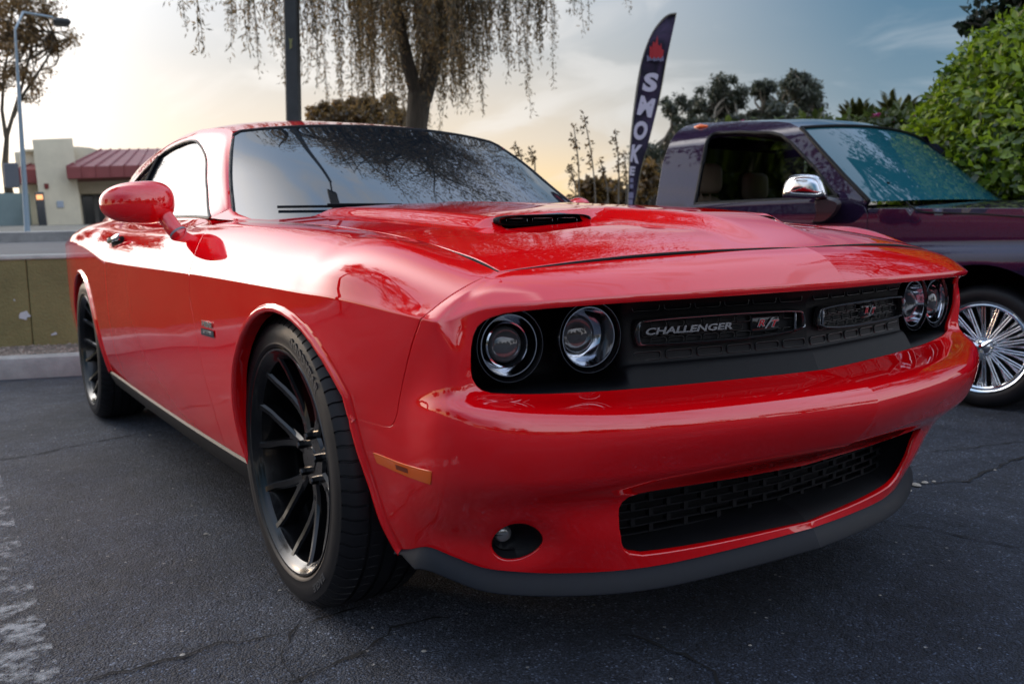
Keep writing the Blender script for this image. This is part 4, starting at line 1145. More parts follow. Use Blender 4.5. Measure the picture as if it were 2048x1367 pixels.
# door with its window opening
def tpanel(name, mat_, outl, holes=(), h=.05, prof=TED, parent=truck):
    mb = MB(); panel(mb, tside, [(close(np.array(outl)), prof)], holes=[(np.array(w_), TED) for w_ in holes], h=h, sgn=TSG)
    return mb.build(name, mat_, parent, normals=True)
dl = TP([(1378, 405), (1402, 270), (1412, 259), (1440, 255), (1546, 256), (1572, 262), (1594, 282), (1646, 337), (1690, 388), (1700, 402)])
dout = np.concatenate([[[doorr, .46]], [[doorr, 1.0]], dl, [[doorf - .02, 1.0], [doorf, .96], [doorf, .46]]])
tdoor = tpanel('door', PUR, dout, [winp], h=.045)
# cab shell: corner, roof rail and pillar round the door
cab_out = np.concatenate([TP([(1312, 410), (1325, 329), (1339, 290), (1356, 263), (1372, 252), (1394, 246.5), (1437, 244.5), (1495, 243), (1554, 243), (1580, 246), (1600, 256), (1640, 300), (1690, 355), (1737, 403)])])
cab_in = np.concatenate([[[doorf - .014, 1.006]], dl[::-1], [[doorr - .006, 1.0], [doorr - .006, .46]]])
cab = np.concatenate([[[cab_out[0][0] - .01, .46]], cab_out, cab_in])
shift = lambda P, c, s_: (np.asarray(P) - c) * s_ + c
tpanel('cab', PUR, cab, h=.04)
# seal round the side window
sl_ = MB(); sl_.tube(tside(dense(shift(winp, winp.mean(0), .985), .03)) + (0, .012, 0), .014, 6, closed=True); sl_.build('window_seal', BLK, tdoor, smooth=60)
# fender, sill, bed
ARC = lambda c, r, a0, a1, n=20: np.array([(c[0] + r[0] * math.cos(a), c[1] + r[1] * math.sin(a)) for a in np.linspace(R(a0), R(a1), n)])
WC = (px3(1962, 703, 2.53)[0], .302)
print('truck wheel', px3(1962, 703, 2.53), px3(2035, 705, 2.53), doorf, doorr)
WCU = WC[0]
fz = lambda u: float(np.interp(u, [-.81, -.2, .3, .9], [.985, .965, .945, .90]))
topf = [(u, fz(u)) for u in np.linspace(.95, doorf + .006, 14)]
fen = np.concatenate([[(doorf + .006, .40)], ARC(WC, (.40, .405), 168, 12), [(.30, .36), (.95, .36)], topf])
tpanel('front_fender', PUR, fen, h=.04)
tpanel('sill_panel', PUR, [(-2.42, .45), (doorf + .004, .45), (doorf + .004, .26), (-2.42, .26)], h=.1)
bed = np.concatenate([[(-2.45, .30)], [(-2.45, 1.0), (-4.45, 1.0), (-4.45, .36), (-3.95, .36)], ARC((-3.62, .302), (.42, .43), 8, 172)[::-1][::-1][::1][::-1][::-1]])
bed = np.concatenate([[(-2.45, .30), (-2.45, 1.0), (-4.45, 1.0), (-4.45, .36)], ARC((-3.62, .302), (.42, .43), 172, 8)])
tpanel('bed_side', PUR, bed, h=.09)
# roof, windscreen, bonnet: surfaces across the body
WID = 1.86
def across(side_pts, crown, n=11):
    """side_pts: near side edge points (u,v,z); mirrored across the truck with a crown"""
    G = []
    for (u, v, z), (c, bow) in zip(side_pts, crown):
        vc = 2.49 + WID / 2; half = vc - v
        G.append([(u + bow * (1 - f * f), vc - half * f, z + c * (1 - abs(f)**2.2)) for f in np.linspace(1, -1, n)])
    return np.array(G)
def side3(px, py, dz=0., dv=0.):
    u, z = tpx(px, py); return (u, float(tv(z)) + dv, z + dz)
mb = MB(); rp = [side3(1312, 410), side3(1325, 329), side3(1339, 290), side3(1356, 263), side3(1372, 252), side3(1394, 246.5), side3(1437, 244.5), side3(1495, 243), side3(1554, 243), side3(1580, 246), side3(1601, 256)]
mb.grid(across(rp[3:], [(.0, -.05), (.01, -.03), (.02, -.0), (.035, 0), (.045, 0), (.05, 0), (.045, .05), (.035, .09)]))
tr_roof = mb.build('cab_roof', PUR, truck, smooth=50)
mb = MB(); bk_ = across([rp[0], rp[1], rp[2], rp[3]], [(0, -.03)] * 3 + [(.0, -.05)], 13); 
mb.add(bk_[0][:1], []) if False else None
# back wall as frame round a dark rear window
mb.grid(bk_[:, :3]); mb.grid(bk_[:, 10:]); mb.grid(bk_[2:, 2:11]); 
mb.grid(np.array([[(p[0], p[1], .5) for p in bk_[0]], bk_[0]])); mb.build('cab_back', PUR, truck, smooth=40)
mb = MB(); mb.grid(bk_[:3, 2:11] + np.array([.01, 0, 0])); mb.build('rear_window', pmat('dark_tint', (.006, .012, .010), .05), truck, smooth=40)
wa = [side3(1601, 256), side3(1640, 300), side3(1690, 355), side3(1737, 403)]
wc = across(wa, [(.035, .09), (.03, .13), (.022, .17), (.01, .20)], 15)
mb = MB(); mb.grid(wc[:, :].copy()); tw = mb.build('windshield', TGL, truck, smooth=60)
sl_ = MB(); sl_.tube(wc[:, 0] + (.004, -.002, .002), .012, 6); sl_.tube(wc[:, -1] + (.004, .002, .002), .012, 6); sl_.tube(wc[0] + (.005, 0, .002), .010, 6); sl_.build('windshield_seal', BLK, tw, smooth=60)
mb = MB(); hp = [(doorf - .02, 2.50, .990), (doorf + .12, 2.50, .988), (-.45, 2.50, .976), (-.1, 2.50, .962), (.3, 2.51, .945), (.7, 2.53, .915), (.95, 2.55, .87), (1.0, 2.56, .80)]
hb_ = across(hp, [(.015, .18), (.03, .10), (.045, .05), (.05, .03), (.05, .03), (.045, .05), (.03, .10), (.02, .12)], 17)
hb_[:, :, 1] = np.clip(hb_[:, :, 1], 2.505, None); mb.grid(hb_)
th = mb.build('hood', PUR, truck, smooth=50)
sm2 = MB(); hs = TP([(1812, 403), (1820, 411), (1830, 418), (1845, 424), (1883, 425.5), (1960, 428), (2047, 434)]); hs = np.concatenate([hs, [[.6, hs[-1][1] - .05]]])
sm2.tube(tside(dense(hs, .02, closed=False)) + (0, -.001, 0), .0045, 5); sm2.build('hood_seam', DARK, th)
# cowl and wipers
mb = MB(); cw = [(doorf - .10, 3.42 - .9 * f, .985 + .004 * (1 - f * f)) for f in np.linspace(1, -1, 9)]
mb.grid(np.array([cw, [(p[0] + .22, p[1], p[2] + .004) for p in cw]])); mb.build('cowl', BLK, truck)
mb = MB(); mb.tube(np.array([px3(1778, 385, 2.75), px3(1800, 383, 2.9), px3(1838, 379, 3.1), px3(1880, 388, 3.2), px3(1904, 397, 3.25)]), [.009, .010, .011, .010, .008], 6)
mb.tube(np.array([px3(1776, 364, 2.75), px3(1776, 401, 2.75)]), .009, 6); mb.tube(np.array([px3(1838, 377, 3.1), px3(1870, 380, 3.35), px3(1902, 386, 3.6)]), .009, 6); mb.build('wiper', BLK, truck, smooth=60)
# mirror: chrome head, dark bracket
mx0 = 2.30
mh = MB(); ol = [(1563, 392), (1565, 372), (1573, 355), (1584, 349), (1612, 347), (1634, 350), (1645, 359), (1651, 378), (1654, 390), (1650, 396), (1630, 398.5), (1590, 396), (1570, 395)]
ol = smooth_poly(np.array(ol, float), 2); c2 = ol.mean(0); rings = []
for sc, dv_ in ((.0, -.040), (.45, -.038), (.75, -.030), (.92, -.016), (1.0, .004), (1.0, .03), (.93, .05)):
    rings.append(np.array([px3(*(c2 + (p - c2) * sc), mx0) + np.array([.45, -1, 0]) * -dv_ * 1.4 for p in ol]))
mh.grid(np.array(rings).transpose(1, 0, 2), closed_u=True); tm_ = mh.build('side_mirror', CHROME, truck, smooth=70)
mr_ = MB(); rl = [px3(*(c2 + np.array([6, -2]) + (p - c2) * .70), mx0) + np.array([.45, -1, 0]) * .046 for p in ol]; mr_.tube(np.array(rl), .004, 6, closed=True); mr_.build('mirror_ridge', CHROME, tm_, smooth=60)
br = smooth_poly(np.array([(1628, 397), (1655, 393), (1674, 397), (1684, 404), (1680, 418), (1666, 436), (1650, 447), (1632, 449), (1621, 446), (1631, 436), (1631, 415)], float), 1)
mb = MB(); A_ = np.array([px3(x, y, mx0 + .04) for x, y in br]); B_ = np.array([px3(x, y, 2.50) for x, y in br]); n = len(br)
mid = (A_ + B_) / 2; cA = A_.mean(0)
mb.grid(np.array([cA + (A_ - cA) * .8 + (0, -.012, 0), A_, B_]).transpose(1, 0, 2), closed_u=True); mb.add(cA + (A_ - cA) * .8 + (0, -.012, 0), [tuple(range(n))])
mb.build('mirror_bracket', pmat('dark_maroon', (.022, .006, .010), .25, coat=.6), tm_, smooth=60)
# interior
mb = MB(); mb.box((-1.6, 3.42, .72), (1.5, 1.7, .06)); mb.box((-2.28, 3.42, .85), (.06, 1.7, .5)); mb.box((-.98, 3.42, .86), (.25, 1.66, .30), bev=.05); mb.build('cabin_floor', DARK, truck)
mb = MB(); mb.grid(across([(rp[4][0] + .05, rp[4][1] + .03, rp[4][2] - .05), (rp[7][0], rp[7][1] + .03, rp[7][2] - .06), (rp[10][0], rp[10][1] + .03, rp[10][2] - .04)], [(.01, 0)] * 3)); mb.build('headliner', HEADL, truck, smooth=60)
def seat(pxh, v, w):
    s_ = MB(); c = px3(*pxh, v)
    prof = lambda wd, ht, dp, z0, o: o
    def cushion(cen, d, m=0, rot=0.):
        V = []; ny, nx = 12, 16
        for a in np.linspace(-math.pi / 2, math.pi / 2, ny):
            for b in np.linspace(0, 2 * np.pi, nx, endpoint=False):
                p = lambda c_, e_: np.sign(c_) * abs(c_)**e_
                x = p(math.cos(a), .45) * p(math.cos(b), .45); y = p(math.cos(a), .45) * p(math.sin(b), .45); z = p(math.sin(a), .5)
                V.append((x * d[0] / 2 + z * d[2] / 2 * rot, y * d[1] / 2, z * d[2] / 2))
        s_.grid((np.array(V) + cen).reshape(ny, nx, 3).transpose(1, 0, 2), closed_u=True, m=m)
    cushion(c, (.11, .29, .20)); cushion(c + (-.005, 0, -.40), (.16, .50, .58), rot=-.18); cushion(c + (.25, 0, -.66), (.5, .50, .16))
    s_.tube([c + (0, -.05, -.08), c + (0, -.05, -.18)], .008, 6); s_.tube([c + (0, .05, -.08), c + (0, .05, -.18)], .008, 6)
    o = s_.build('seat', TAN, truck, smooth=60)
    b_ = MB(); b_.tube(np.array([c + (-.03, -.20, -.10), c + (.07, -.18, -.26), c + (.10, -.10, -.5)]), .018, 6, flat=.2); b_.build('seat_belt', BLK, o)
seat((1411, 357), 2.98, .5); seat((1506, 374), 3.62, .5)
# far side: door, window opening, pillar
FV = 2.49 + WID
mb = MB(); fv = lambda u, z: (u, 2 * (2.49 + WID / 2) - float(tv(z)), z)
def quad(a, b): mb.grid(np.array([[fv(*p) for p in a], [fv(*p) for p in b]]))
zz = np.linspace(1.05, 1.44, 6)
mb.grid(np.array([[fv(u, z) for z in np.linspace(.3, 1.05, 6)] for u in (-2.42, doorf)])); mb.grid(np.array([[fv(u, z) for z in zz] for u in (-2.36, -2.22)]))
mb.grid(np.array([[fv(-1.02 - (z - 1.05) * .9, z) for z in zz], [fv(-.86 - (z - 1.05) * .9, z) for z in zz]])); mb.grid(np.array([[fv(u, z) for z in (1.42, 1.46, 1.49)] for u in (-2.2, -1.25)]))
mb.grid(np.array([[fv(u, z) for z in np.linspace(.36, fz(u) - .0, 5)] for u in np.linspace(doorf, .95, 8)])); mb.grid(np.array([[fv(u, z) for z in (.34, .7, 1.0)] for u in (-2.45, -4.45)]))
mb.build('far_side', PUR, truck, smooth=40)
# front, tail, bed floor, chassis
mb = MB(); vm = 2.49 + WID / 2
mb.box((.96, vm, .60), (.10, 1.74, .42), bev=.03); mb.box((1.05, vm, .42), (.16, 1.86, .18), m=1, bev=.03); mb.build('front_end', [PUR, CHROME], truck, smooth=40)
mb = MB(); mb.box((-4.43, vm, .70), (.05, 1.80, .60), bev=.01); mb.build('tailgate', PUR, truck); mb = MB(); mb.box((-3.45, vm, .62), (1.95, 1.70, .04)); mb.build('bed_floor', BLK, truck)
mb = MB(); mb.box((-1.75, vm, .30), (5.2, .9, .14)); mb.box((-1.3, vm, .27), (2.0, 1.78, .04)); mb.box((.35, vm, .62), (.9, 1.2, .4)); mb.build('chassis', DARK, truck)
for u in (WCU, -3.62):
    for sgn in (-1, 1):
        mb = MB(); v0 = vm + sgn * .42; v1 = vm + sgn * (WID / 2 - .045); A = np.linspace(R(2), R(178), 18)
        mb.grid(np.array([[(u + .45 * math.cos(a), v, .302 + .43 * math.sin(a)) for v in (v0, v1)] for a in A]), flip=sgn > 0); mb.add([(u + .45 * math.cos(a), v0, .302 + .43 * math.sin(a)) for a in A], [tuple(range(18))]); mb.build('wheel_liner', DARK, truck)
ml = MB(); p0 = side3(1390, 254.5); p1 = side3(1415, 253); ml.tube(np.array([p0, np.add(p0, p1) / 2 + (0, -.012, .004), p1]), [.008, .014, .008], 8); ml.build('clearance_lamp', AMBER, truck, smooth=60)
# wire wheels
CHW = pmat('wire_chrome', (.80, .84, .90), .10, 1.0)
tt = MB(); prof = [(.218, .09), (.224, .100), (.245, .108), (.270, .106), (.285, .098), (.296, .080), (.302, .05), (.302, 0)]; prof = prof + [(r, -y) for r, y in prof[::-1][1:]]
tt.lathe(prof, 56, axis='y'); TT = tt.mesh('tyre', [RUB], 40)
rm = MB(); rm.lathe([(.221, .092), (.2235, .102), (.2200, .106), (.2140, .103), (.2085, .093), (.2040, .088), (.2010, .092), (.1965, .088), (.1945, .060), (.1930, .0), (.193, -.08)], 64, axis='y'); RM2 = rm.mesh('rim', [CHW], 40)
hb2 = MB(); hb2.lathe([(.0005, .118), (.014, .116), (.022, .106), (.030, .100), (.040, .092), (.046, .070), (.050, .045), (.052, .0), (.060, -.03)], 32, axis='y')
for k in range(3): a = k * 2 * np.pi / 3 + .4; hb2.tube(np.array([(.012 * math.cos(a), .108, .012 * math.sin(a)), (.045 * math.cos(a), .112, .045 * math.sin(a)), (.062 * math.cos(a), .108, .062 * math.sin(a))]), [.011, .010, .005], 6)
HB2 = hb2.mesh('hub', [CHW], 40)
bd = MB(); bd.lathe([(.0, -.05), (.19, -.05)], 32, axis='y'); BD = bd.mesh('brake_backing', [DARK])
def spoke(r0, y0, r1, y1, da):
    m_ = MB(); m_.tube(np.array([(r0, y0, 0), (r0 * .7 + r1 * .3 * math.cos(da), y0 * .7 + y1 * .3, r1 * .3 * math.sin(da)), (r1 * math.cos(da), y1, r1 * math.sin(da))]), [.0034, .0040, .0046], 6); return m_.mesh('wire_spoke', [CHW], 60)
SPK = [spoke(.047, .075, .196, .070, .10), spoke(.047, .075, .196, .070, -.10), spoke(.050, .03, .194, .045, .16), spoke(.050, .03, .194, .045, -.16)]
def twheel(u, sgn, full):
    w = empty('wheel', (u, vm + sgn * (WID / 2 - .145), .302)); w.parent = truck; w.rotation_euler = (0, 0, 0 if sgn > 0 else math.pi)
    link('tyre', TT, w); link('rim', RM2, w); link('hub', HB2, w); link('brake_backing', BD, w)
    if full:
        for k in range(72): link('wire_spoke', SPK[k % 4], w, rot=(0, k * 2 * np.pi / 72, 0))
twheel(WCU, -1, True); twheel(-3.62, -1, True); twheel(WCU, 1, False); twheel(-3.62, 1, False)

for o in list(truck.children):      # parts are laid out about T_L0
    if o.type == 'MESH': o.data.transform(Matrix.Translation(Vector(-T_L0)))
    else: o.location = Vector(o.location) - Vector(T_L0)
seen = set()
for o in list(truck.children_recursive):
    if o.parent != truck and o.parent.type == 'MESH' and o.data.name not in seen:
        seen.add(o.data.name); o.data.transform(Matrix.Translation(Vector(-T_L0)))
# ================================================================== GROUND
def ground_mat():
    m, t, b = new_mat('asphalt'); L = t.links.new
    tcn = nd(t, 'ShaderNodeTexCoord'); O = tcn.outputs['Object']
    def noise(sc, det=4, rough=.6, dist=0.):
        n = nd(t, 'ShaderNodeTexNoise'); n.inputs['Scale'].default_value = sc; n.inputs['Detail'].default_value = det; n.inputs['Roughness'].default_value = rough; n.inputs['Distortion'].default_value = dist
        L(O, n.inputs[0]); return n.outputs[0]
    def ramp(x, st):
        n = nd(t, 'ShaderNodeValToRGB'); e = n.color_ramp.elements
        while len(e) > 1: e.remove(e[-1])
        e[0].position = st[0][0]; e[0].color = (*st[0][1], 1)
        for p, c in st[1:]: q = e.new(p); q.color = (*c, 1)
        L(x, n.inputs[0]); return n.outputs[0]
    def mix(f, a, bb, mode='MIX'):
        n = nd(t, 'ShaderNodeMix', data_type='RGBA', blend_type=mode)
        for i, x in ((0, f), (6, a), (7, bb)):
            if isinstance(x, float): n.inputs[i].default_value = x
            elif isinstance(x, tuple): n.inputs[i].default_value = (*x, 1)
            else: L(x, n.inputs[i])
        return n.outputs[2]
    v = nd(t, 'ShaderNodeTexVoronoi'); v.inputs['Scale'].default_value = 190; v.inputs['Randomness'].default_value = 1; L(O, v.inputs[0])
    v2 = nd(t, 'ShaderNodeTexVoronoi'); v2.inputs['Scale'].default_value = 58; L(O, v2.inputs[0])
    big = ramp(noise(.9, 7, .65, .4), [(.30, (.012, .017, .029)), (.5, (.036, .047, .072)), (.68, (.090, .104, .136))])
    mid = ramp(noise(11, 6, .7), [(.3, (.55, .55, .56)), (.7, (1.35, 1.33, 1.3))])
    base = mix(1.0, big, mid, 'MULTIPLY')
    sx = nd(t, 'ShaderNodeSeparateColor'); L(v.outputs['Color'], sx.inputs[0])
    stone = ramp(sx.outputs[0], [(0, (.55, .55, .57)), (.55, (.95, .95, .97)), (.85, (1.4, 1.4, 1.4)), (.95, (2.4, 2.35, 2.3)), (1, (5.0, 4.9, 4.7))])
    base = mix(.85, base, mix(1.0, base, stone, 'MULTIPLY'))
    gap = ramp(v.outputs['Distance'], [(.0, (1, 1, 1)), (.42, (1, 1, 1)), (.75, (.35, .35, .37))])
    base = mix(1.0, base, gap, 'MULTIPLY')
    sp = nd(t, 'ShaderNodeSeparateColor'); L(v2.outputs['Color'], sp.inputs[0])
    gr = nd(t, 'ShaderNodeMath', operation='GREATER_THAN'); gr.inputs[1].default_value = .982; L(sp.outputs[1], gr.inputs[0])
    ls = nd(t, 'ShaderNodeMath', operation='LESS_THAN'); ls.inputs[1].default_value = .25; L(v2.outputs['Distance'], ls.inputs[0])
    gm = nd(t, 'ShaderNodeMath', operation='MULTIPLY'); L(gr.outputs[0], gm.inputs[0]); L(ls.outputs[0], gm.inputs[1])
    base = mix(gm.outputs[0], base, (.30, .29, .28))
    st = ramp(noise(2.3, 5, .7, 1.2), [(.60, (0, 0, 0)), (.75, (1, 1, 1))])
    stf = nd(t, 'ShaderNodeMath', operation='MULTIPLY'); stf.inputs[1].default_value = .5; L(st, stf.inputs[0])
    base = mix(stf.outputs[0], base, (.012, .013, .016))
    L(base, b.inputs['Base Color'])
    rr = nd(t, 'ShaderNodeMapRange'); L(noise(3.1, 5), rr.inputs[0]); rr.inputs[3].default_value = .55; rr.inputs[4].default_value = .85; L(rr.outputs[0], b.inputs['Roughness'])
    b.inputs['Specular IOR Level'].default_value = .45
    bh = nd(t, 'ShaderNodeMath', operation='SUBTRACT'); bh.inputs[0].default_value = 1.; L(v.outputs['Distance'], bh.inputs[1])
    b1 = nd(t, 'ShaderNodeBump'); b1.inputs['Strength'].default_value = .85; b1.inputs['Distance'].default_value = .010; L(bh.outputs[0], b1.inputs['Height'])
    b2 = nd(t, 'ShaderNodeBump'); b2.inputs['Strength'].default_value = .9; b2.inputs['Distance'].default_value = .02; L(noise(24, 6, .7), b2.inputs['Height']); L(b1.outputs[0], b2.inputs['Normal'])
    L(b2.outputs[0], b.inputs['Normal']); return m
ASPH = ground_mat()
WD = np.array([.33, .944]); WN = np.array([-.944, .33])           # along the wall, away behind it
W0 = np.array([-5.62, -.92])
def wpt(along, back, z=0.): p = W0 + WD * along + WN * back; return np.array([p[0], p[1], z])
def rot_w(): return math.atan2(WD[1], WD[0])
mb = MB(); P = [wpt(-70, -.83), wpt(70, -.83), wpt(70, -90), wpt(-70, -90)]
mb.add(np.array(P), [(0, 1, 2, 3)] if np.cross(P[1] - P[0], P[2] - P[0])[2] > 0 else [(3, 2, 1, 0)])
gnd = mb.build('parking_lot', ASPH); gnd['kind'] = 'structure'
# cracks: thin ragged ribbons of open asphalt and crumbs along them
def gpx(px, py): d = ray_dir(px, py); k = -CAM_POS[2] / d[2]; X = CAM_POS + d * k; return X[:2]
CRK = pmat('crack_dark', (.006, .006, .007), 1.0)
def crack(px, w, seed, jag=.5):
    r_ = np.random.default_rng(seed); P = np.array([gpx(*p) for p in px]); P = dense(P, .045, closed=False); n = len(P)
    T = np.gradient(P, axis=0); N_ = np.stack([-T[:, 1], T[:, 0]], 1); N_ /= np.linalg.norm(N_, axis=1, keepdims=True) + 1e-9
    off_ = np.cumsum(r_.normal(0, .012 * jag, n)); off_ -= np.linspace(off_[0], off_[-1], n); P = P + N_ * (off_ + r_.normal(0, .005, n))[:, None]
    ww = w * .55 * (.25 + 1.3 * r_.random(n)**1.5); ww[0] = ww[-1] = .0005
    G = np.array([np.concatenate([P + N_ * ww[:, None] * s_, np.full((n, 1), .0035)], 1) for s_ in (-.5, .5)])
    m_ = MB(); m_.grid(G); V = m_.v[0]; m_.build('crack', CRK, gnd)
crack([(-60, 925), (60, 912), (150, 893), (260, 872), (330, 862)], .020, 1)
crack([(150, 1367), (260, 1335), (365, 1312), (440, 1290), (560, 1268), (640, 1240), (720, 1215)], .014, 2)
crack([(560, 1367), (620, 1345), (700, 1310), (780, 1255), (900, 1235)], .016, 3)
crack([(1780, 985), (1840, 968), (1930, 962), (1990, 940), (2048, 915), (2110, 905)], .020, 4)
crack([(1700, 1030), (1790, 1045), (1880, 1060), (1970, 1085), (2060, 1095)], .014, 5)
crack([(1240, 1270), (1310, 1280), (1370, 1310), (1420, 1345), (1450, 1385)], .018, 6)
crack([(1860, 905), (1950, 893), (2060, 882)], .018, 7)
crack([(600, 1240), (575, 1300), (600, 1367)], .010, 8)
# worn stall line
def paint_mat():
    m, t, b = new_mat('worn_white_paint'); b.inputs['Base Color'].default_value = (.60, .61, .62, 1); b.inputs['Roughness'].default_value = .7
    tcn = nd(t, 'ShaderNodeTexCoord'); n = nd(t, 'ShaderNodeTexNoise'); n.inputs['Scale'].default_value = 7; n.inputs['Detail'].default_value = 9; n.inputs['Roughness'].default_value = .78; t.links.new(tcn.outputs['Object'], n.inputs[0])
    r = nd(t, 'ShaderNodeMapRange'); r.inputs[1].default_value = .50; r.inputs[2].default_value = .62; r.inputs[3].default_value = 0; r.inputs[4].default_value = .42; t.links.new(n.outputs[0], r.inputs[0]); t.links.new(r.outputs[0], b.inputs['Alpha'])
    return m
a = gpx(8, 1090); b = gpx(75, 1420); d = (b - a) / np.linalg.norm(b - a); nn = np.array([-d[1], d[0]])
mb = MB(); p = [a - d * 1.5 - nn * .10, a - d * 1.5 + nn * .03, b + d * .5 + nn * .06, b + d * .5 - nn * .10]; V = [(q[0], q[1], .004) for q in p]
mb.add(np.array(V), [(0, 3, 2, 1)]); mb.grid(np.zeros((2, 2, 3))) if False else None
sl_o = mb.build('stall_line', paint_mat()); tag(sl_o, kind='structure')
# loose stones
ST = noisy(pmat('pale_stone', (.34, .31, .27), .9), 30, .3)
pm = MB(); pm.lathe([(.0, -.4), (.7, -.3), (1, .1), (.6, .55), (0, .7)], 7); PEB = pm.mesh('pebble', [ST], 60)
for i, (px, py, r_) in enumerate([(1832, 972, .020), (1850, 966, .013), (1815, 982, .014), (1795, 988, .010), (1868, 963, .008), (848, 1302, .006), (412, 1068, .008), (365, 1310, .007), (300, 870, .007), (230, 858, .006), (1990, 940, .006), (1650, 1085, .006), (745, 1255, .005), (560, 1180, .005), (1500, 1290, .004), (1760, 1190, .004)]):
    g_ = gpx(px, py); o = link('pebble', PEB, None, (g_[0], g_[1], r_ * .2)); o.scale = (r_, r_ * (.7 + .4 * (i % 3) / 2), r_ * .6); o.rotation_euler = (0, 0, i * 1.3)
    tag(o, 'small pale loose stone lying on the cracked asphalt', 'stone', 'loose stones on the asphalt')

# --- kerb, gravel strip, wall
CONC = noisy(pmat('kerb_concrete', (.30, .29, .275), .85), 5, .25, .4, 90, .05)
mb = MB(); prof = [(-.83, 0), (-.82, .10), (-.80, .135), (-.77, .145), (-.68, .148), (-.66, .14), (-.66, .0)]
AL = np.concatenate([np.linspace(-40, -8, 9), np.linspace(-6, 14, 21), np.linspace(16, 40, 7)])
mb.grid(np.array([[wpt(a_, b_, z_) for b_, z_ in prof] for a_ in AL]), flip=False)
k_ = mb.build('kerb', CONC, smooth=40); tag(k_, kind='structure')
GRV = noisy(pmat('gravel_tan', (.26, .205, .165), .95), 70, .55, .9, 120, detail=8, bdist=.03)
mb = MB(); r_ = np.random.default_rng(3)
G = np.array([[wpt(a_, b_, .132 + .012 * r_.random()) for b_ in np.linspace(-.67, .02, 9)] for a_ in np.linspace(-22, 30, 260)]); mb.grid(G)
gv = mb.build('gravel_strip', GRV); tag(gv, kind='structure')
def gravel_stones():
    r_ = np.random.default_rng(5); m_ = MB(); n = 3200; a_ = r_.uniform(-5, 4, n); b_ = r_.uniform(-.65, .0, n)
    for i in range(n):
        s_ = .005 + .011 * r_.random()**2; c = wpt(a_[i], b_[i], .142 + s_ * .2); q = r_.normal(0, 1, (6, 3)); 
        V = np.array([(1, 0, 0), (-1, 0, 0), (0, 1, 0), (0, -1, 0), (0, 0, .7), (0, 0, -.7)]) * (s_ * (.7 + .5 * r_.random((6, 1))))
        m_.add(V + c, [(0, 2, 4), (2, 1, 4), (1, 3, 4), (3, 0, 4)])
    o = m_.build('gravel', noisy(pmat('gravel_stone', (.33, .27, .22), .95), 60, .4)); tag(o, kind='stuff')
gravel_stones()
def wall_mat():
    m = noisy(pmat('olive_stucco', (.235, .200, .085), .9), 2.2, .22, .5, 60, detail=8, bdist=.02); t = m.node_tree; b = t.nodes['Principled BSDF']
    src = b.inputs['Base Color'].links[0].from_socket
    tcn = nd(t, 'ShaderNodeTexCoord'); n = nd(t, 'ShaderNodeTexNoise'); n.inputs['Scale'].default_value = 3.4; n.inputs['Detail'].default_value = 9; n.inputs['Roughness'].default_value = .75; n.inputs['Distortion'].default_value = .6; t.links.new(tcn.outputs['Object'], n.inputs[0])
    r = nd(t, 'ShaderNodeMapRange'); r.inputs[1].default_value = .60; r.inputs[2].default_value = .66; t.links.new(n.outputs[0], r.inputs[0])
    mx = nd(t, 'ShaderNodeMix', data_type='RGBA'); t.links.new(r.outputs[0], mx.inputs[0]); t.links.new(src, mx.inputs[6]); mx.inputs[7].default_value = (.12, .105, .06, 1); t.links.new(mx.outputs[2], b.inputs['Base Color'])
    return m
wall = empty('retaining_wall', tuple(wpt(0, 0, 0)), 0, 'long low olive painted wall with a pale cap and peeling patches behind the red car', 'wall')
mb = MB(); Z0, Z1 = .10, .795
for a0 in np.arange(-24, 24.1, 2.4):      # bays between upright joints
    c = wpt(a0 + 1.2, .10, (Z0 + Z1) / 2); ca, sa = math.cos(rot_w()), math.sin(rot_w())
    mb.box(c - wpt(0, 0, 0), (2.394, .20, Z1 - Z0), np.array([[ca, -sa, 0], [sa, ca, 0], [0, 0, 1]]), bev=.006)
mb.build('wall_body', wall_mat(), wall)
mb = MB(); c = wpt(0, .10, .811); mb.box(c - wpt(0, 0, 0), (48, .225, .035), np.array([[ca, -sa, 0], [sa, ca, 0], [0, 0, 1]]), bev=.008); mb.build('wall_cap', noisy(pmat('pale_cap', (.50, .49, .45), .85), 6, .2, .3, 80), wall)
pp = MB(); r_ = np.random.default_rng(4); PW = pmat('bare_patch', (.55, .56, .58), .9)
for (px, py, s_) in ((48, 630, .05), (108, 667, .025), (30, 600, .012)):      # flaked patches on the face
    d = ray_dir(px, py); W3 = wpt(0, 0)[:2]; k = np.dot(W3 - CAM_POS[:2], WN) / np.dot(d[:2], WN); X = CAM_POS + d * (k - .004)
    a_ = np.sort(r_.uniform(0, 2 * np.pi, 9)); pr = s_ * r_.uniform(.4, 1, 9)
    V = np.array([X + np.array([WD[0], WD[1], 0]) * pr[i] * math.cos(a_[i]) + np.array([0, 0, 1.]) * pr[i] * math.sin(a_[i]) * .8 - np.array([WN[0], WN[1], 0]) * .003 for i in range(9)]) - wpt(0, 0, 0)
    pp.add(V, [tuple(range(9))])
pp.build('flaked_patch', PW, wall)

